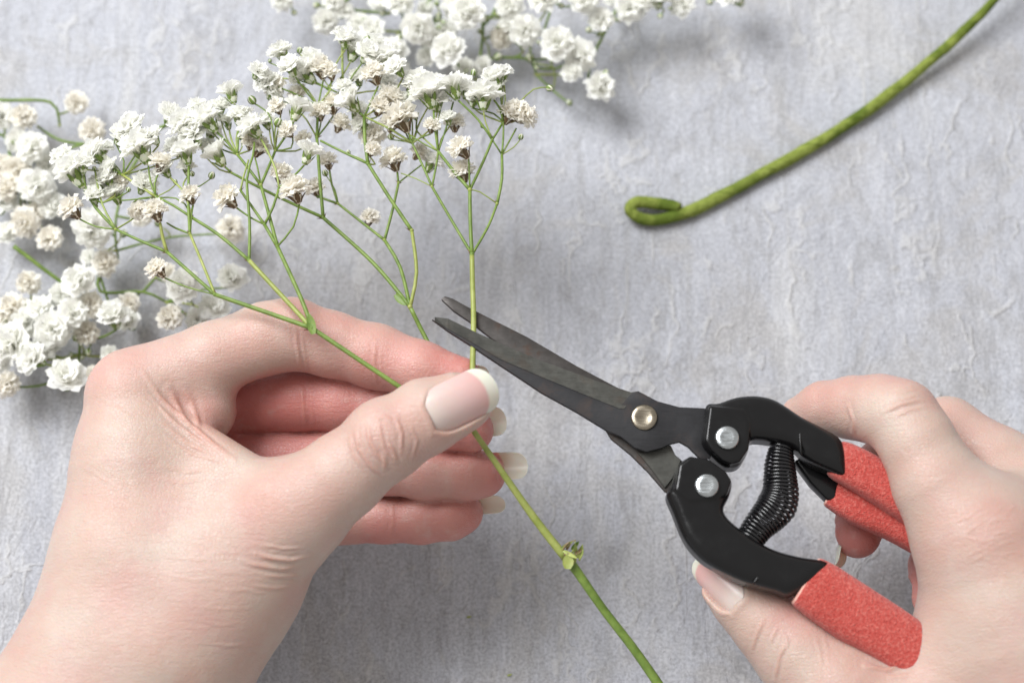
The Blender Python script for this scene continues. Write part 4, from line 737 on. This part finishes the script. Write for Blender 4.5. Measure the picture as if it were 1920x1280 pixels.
F1.finger(base, ch((250, 735, 6.0, 80), (400, 672, 6.2, 67), (500, 634, 6.25, 66), (548, 626, 6.25, 66), (620, 645, 6.15, 60), (705, 668, 6.15, 59), (790, 694, 6.35, 53), (862, 708, 6.5, 40)), .22, .5, .04)
F1.finger(base, ch((235, 825, 4.3, 74), (430, 755, 4.1, 62), (560, 745, 4.6, 61), (640, 752, 4.9, 56), (740, 768, 5.0, 56), (840, 790, 5.1, 50), (884, 806, 5.1, 42)), .2, .4, .04)
F1.finger(base, ch((260, 905, 3.6, 72), (460, 860, 3.4, 61), (620, 858, 3.8, 60), (720, 872, 4.1, 54), (800, 884, 4.2, 52), (880, 888, 4.3, 48), (906, 890, 4.3, 42)), .2, .4, .04)
F1.finger(base, ch((320, 985, 3.0, 64), (560, 985, 3.1, 50), (660, 974, 3.2, 43), (720, 974, 3.3, 43), (790, 973, 3.4, 45), (845, 968, 3.5, 43), (868, 962, 3.5, 38)), .2, .4, .04)
up = B_
nl_l = [Nail((803, 783, 8.68), (932, 722, 8.50), 47, B_ + np.array([.05, -.22, 0]), 1.0, .80, .09, seat=True),
        Nail((855, 795, 4.62), (950, 797, 4.75), 31, -B_ + np.array([0, -.5, 0]), 1.0, .5, .05), Nail((890, 878, 3.95), (990, 877, 4.15), 27, -B_ + np.array([0, -.4, 0]), 1.0, .5, .05),
        Nail((850, 951, 3.15), (948, 947, 3.3), 18, -B_ + np.array([0, -.4, 0]), 1.0, .5, .04), Nail((835, 700, 5.95), (918, 706, 6.1), 26, -B_ + np.array([0, .4, 0]), 1.0, .5, .04)]
cr_l = [([(666, 805), (672, 840), (692, 871), (716, 893)], .035, .05), ([(688, 796), (694, 827), (707, 852), (729, 876)], .035, .05), ([(708, 786), (714, 815), (720, 840), (738, 866)], .03, .045), ([(724, 824), (735, 842), (745, 868)], .035, .045),
        ([(742, 780), (753, 812), (752, 850)], .03, .045), ([(764, 788), (782, 825), (772, 862)], .022, .04), ([(700, 790), (722, 780), (742, 790)], .02, .04), ([(655, 820), (662, 850), (680, 880)], .02, .05),
        ([(553, 612), (556, 640), (563, 690)], .022, .045), ([(567, 625), (569, 655), (576, 694)], .014, .035), ([(704, 640), (701, 672), (706, 718)], .020, .045), ([(714, 655), (713, 680), (717, 706)], .010, .03),
        ([(566, 724), (568, 760), (573, 796)], .028, .05), ([(583, 730), (584, 760), (588, 792)], .014, .035), ([(720, 850), (722, 880)], .03, .05), ([(735, 940), (737, 975), (733, 1006)], .016, .05), ([(650, 950), (657, 980), (660, 1004)], .014, .05),
        ([(577, 1043), (545, 1049), (510, 1046), (480, 1038)], .05, .05), ([(560, 1062), (525, 1066), (485, 1060), (450, 1050)], .035, .05), ([(565, 1078), (530, 1080), (490, 1078)], .03, .05), ([(570, 1026), (530, 1028), (490, 1020)], .022, .04), ([(545, 1100), (510, 1102), (475, 1098)], .02, .045),
        ([(270, 700), (300, 745), (345, 785), (400, 832), (440, 862)], .05, .06), ([(316, 728), (334, 762), (352, 795)], .048, .08), ([(338, 722), (358, 750), (370, 785), (372, 812)], .03, .07),
        ([(285, 745), (320, 785), (360, 815), (425, 860)], .03, .05), ([(300, 790), (350, 830), (410, 860)], .03, .06), ([(310, 820), (360, 850), (420, 868)], .025, .05), ([(395, 878), (350, 885), (300, 870)], .018, .05), ([(380, 900), (340, 905), (290, 895)], .014, .05)]
rr = random.Random(3)
for i in range(26):                        # faint lines of the thumb root and wrist
    x = rr.uniform(300, 520); y = rr.uniform(1000, 1230); l_ = rr.uniform(30, 70); cr_l.append(([(x - l_, y - 8 + rr.uniform(-4, 4)), (x, y + rr.uniform(-3, 3)), (x + l_ * .8, y - 4)], rr.uniform(.003, .008), .04))
for i in range(14):
    x = rr.uniform(180, 330); y = rr.uniform(700, 900); l_ = rr.uniform(14, 34); cr_l.append(([(x - l_, y - l_ * .5), (x, y), (x + l_, y + l_ * .7)], rr.uniform(.003, .007), .04))
def fc(a, b, r, st): return (np.array([P(*a), P(*b)]), r, st)
fl_l = [fc((560, 655, 6), (700, 690, 6.1), .95, .62), fc((700, 675, 6.2), (885, 706, 6.5), .95, .9), fc((420, 735, 5.8), (540, 700, 6), .6, .55), fc((440, 760, 4.8), (640, 750, 4.9), 1.3, .95), fc((640, 755, 5), (890, 805, 5.1), 1.3, .9),
        fc((430, 860, 4), (700, 866, 4.1), 1.3, .9), fc((740, 875, 4.2), (800, 885, 4.2), 1.2, .55), fc((880, 888, 4.3), (920, 890, 4.3), .9, .95), fc((600, 985, 3.1), (720, 975, 3.3), 1.0, .6), fc((720, 990, 3.3), (870, 965, 3.5), 1.0, .85), fc((350, 880, 4), (420, 830, 4), 1.5, .95), fc((400, 780, 5), (420, 800, 4.7), .9, .6),  # palm hollow spans: its deep red bounce and shade painted into the skin
        fc((200, 690, 6.8), (235, 690, 6.8), .9, .30), fc((330, 690, 6.6), (560, 620, 6.6), .8, .26), fc((560, 620, 6.6), (800, 670, 6.6), .8, .42), fc((340, 760, 6.4), (380, 780, 6.4), .7, .34), fc((600, 900, 8), (800, 780, 8.5), 1.0, .14), fc((690, 840, 8.5), (740, 825, 8.7), .7, .20), fc((500, 940, 7.8), (580, 930, 8), 1.0, .18), fc((840, 830, 7.6), (905, 790, 7.6), .45, .5), fc((280, 1130, 7.3), (380, 1100, 7), 1.2, .16)]
hand_l = build_hand('left hand with long natural nails, thumb and index finger pinching the flower stem', F1, nl_l, cr_l, fl_l)
# ---- right hand
ZR = .45
def z_(c): return [(a, b, c_ + ZR, r) for a, b, c_, r in c]
def chr_(*c): return [Q(*x) for x in z_(c)]
def trr(k, *c): tri(F2, k, *z_(c))
F2 = Field((P(1270, 1000, 5)[0], P(1500, 1420, 4)[1], .6), (P(2080, 800, 5)[0], P(1600, 670, 6)[1], 9.6))
trr(.7, (1838, 1012, 6.2, 112), (1905, 1150, 5.4, 168)); trr(.8, (1905, 1150, 5.4, 168), (1990, 1340, 4.8, 200)); trr(.8, (1850, 1020, 6.0, 105), (2010, 960, 5.0, 115), (1990, 1200, 4.8, 160))
trr(.7, (1900, 1180, 5.2, 150), (1720, 1345, 4.4, 105), (1960, 1360, 4.6, 170)); trr(.5, (1880, 1050, 3.6, 80), (2000, 1200, 3.8, 120))
trr(.35, (1812, 1190, 5.45, 78), (1754, 1300, 5.0, 82), (1850, 1260, 5.2, 110))
base = F2.D.copy()
F2.finger(base, chr_((1500, 778, 4.4, 36), (1545, 765, 4.9, 47), (1600, 764, 5.5, 56), (1650, 768, 6.1, 63), (1690, 782, 6.5, 67), (1720, 830, 6.6, 69), (1757, 905, 6.5, 81), (1836, 1010, 6.2, 108)), .3, .8, .04)
F2.finger(base, chr_((1608, 1002, 3.4, 44), (1620, 960, 3.3, 48), (1652, 885, 3.3, 54), (1700, 835, 3.6, 60), (1775, 812, 4.2, 66), (1870, 880, 4.6, 78), (2000, 960, 4.9, 105)), .25, .6, .04)
F2.finger(base, chr_((1742, 1125, 3.0, 34), (1746, 1060, 2.9, 40), (1800, 1020, 3.0, 50), (1880, 1060, 3.6, 75)), .22, .5, .04)
F2.finger(base, chr_((1352, 1104, 4.75, 36), (1390, 1128, 4.7, 52), (1445, 1172, 4.6, 68), (1500, 1222, 4.5, 84), (1575, 1290, 4.4, 108), (1690, 1350, 4.4, 120)), .35, .7, .04)
nl_r = [Nail((1380, 1134, 5.9), (1289, 1054, 5.6), 34, B_ + np.array([-.42, -.25, 0]), .9, .86, .05, seat=True), Nail((1583, 985, 3.75), (1566, 1064, 3.6), 22, np.array([-1.0, 0.1, -.45]), 1.0, .5, .05), Nail((1722, 1085, 3.35), (1730, 1160, 3.3), 18, np.array([-1.0, 0, -.3]), 1.0, .5, .04)]
cr_r = [([(1655, 772), (1690, 757), (1730, 748)], .035, .05), ([(1662, 760), (1695, 748), (1722, 740)], .025, .045), ([(1675, 782), (1705, 768), (1735, 762)], .02, .045), ([(1670, 740), (1700, 732), (1720, 728)], .015, .04), ([(1432, 1160), (1420, 1185), (1408, 1222)], .03, .05), ([(1476, 1200), (1462, 1228), (1452, 1275)], .035, .05), ([(1455, 1180), (1444, 1205)], .02, .04),
        ([(1590, 760), (1600, 790), (1600, 812)], .03, .06), ([(1622, 1246), (1660, 1256), (1700, 1245)], .05, .06), ([(1640, 1262), (1680, 1268), (1720, 1262)], .02, .05)]
for i in range(30):
    x = rr.uniform(1790, 1910); y = rr.uniform(930, 1060); l_ = rr.uniform(8, 26); cr_r.append(([(x - l_, y + l_ * .5 + rr.uniform(-6, 6)), (x, y), (x + l_, y + rr.uniform(-8, 12))], rr.uniform(.003, .009), .035))
for i in range(16):
    x = rr.uniform(1400, 1560); y = rr.uniform(1180, 1280); l_ = rr.uniform(15, 40); cr_r.append(([(x - l_ * .3, y - l_), (x, y), (x + l_ * .1, y + l_)], rr.uniform(.003, .007), .04))
fl_r = [fc((1608, 1000, 3.9), (1640, 900, 3.7), 1.2, .95), fc((1680, 735, 7.2), (1725, 760, 7.3), .6, .35), fc((1855, 985, 7.6), (1885, 1010, 7.4), 1.0, .36), fc((1540, 740, 6), (1700, 760, 7), .8, .28), fc((1740, 880, 7.6), (1800, 950, 7.8), .8, .12), fc((1600, 1270, 5.5), (1720, 1300, 5.5), 1.0, .25), fc((1740, 1120, 3.4), (1760, 1050, 3.4), 1.1, .8), fc((1580, 805, 5), (1640, 830, 5.4), .65, .6), fc((1680, 930, 5.8), (1700, 1080, 5.4), .6, .6),
        fc((1480, 1160, 5.6), (1640, 1250, 5.2), .8, .42), fc((1310, 1090, 5), (1400, 1170, 5), .45, .25), fc((1750, 770, 5.5), (1850, 840, 5.4), .8, .22)]
hand_r = build_hand('right hand wrapped round the red foam grips of the shears, thumb below', F2, nl_r, cr_r, fl_r)
# ------------------------------------------------------------------ crumbs of leaf
for (x, y, a, lb) in ((875, 1157, .2, 'tiny green leaf crumb on the table between the left hand and the stem'), (951, 1266, .3, 'tiny green leaf crumb on the table at the lower edge of the picture')):
    mb = MB(); mb.leaf(P(x, y, .03), np.array([math.cos(a), math.sin(a), .1]), np.array([0, 0, 1.0]), .16, .03, 0, .2); o = mb.build('leaf_crumb', [M_STEMY]); tag(o, lb, 'leaf crumb')
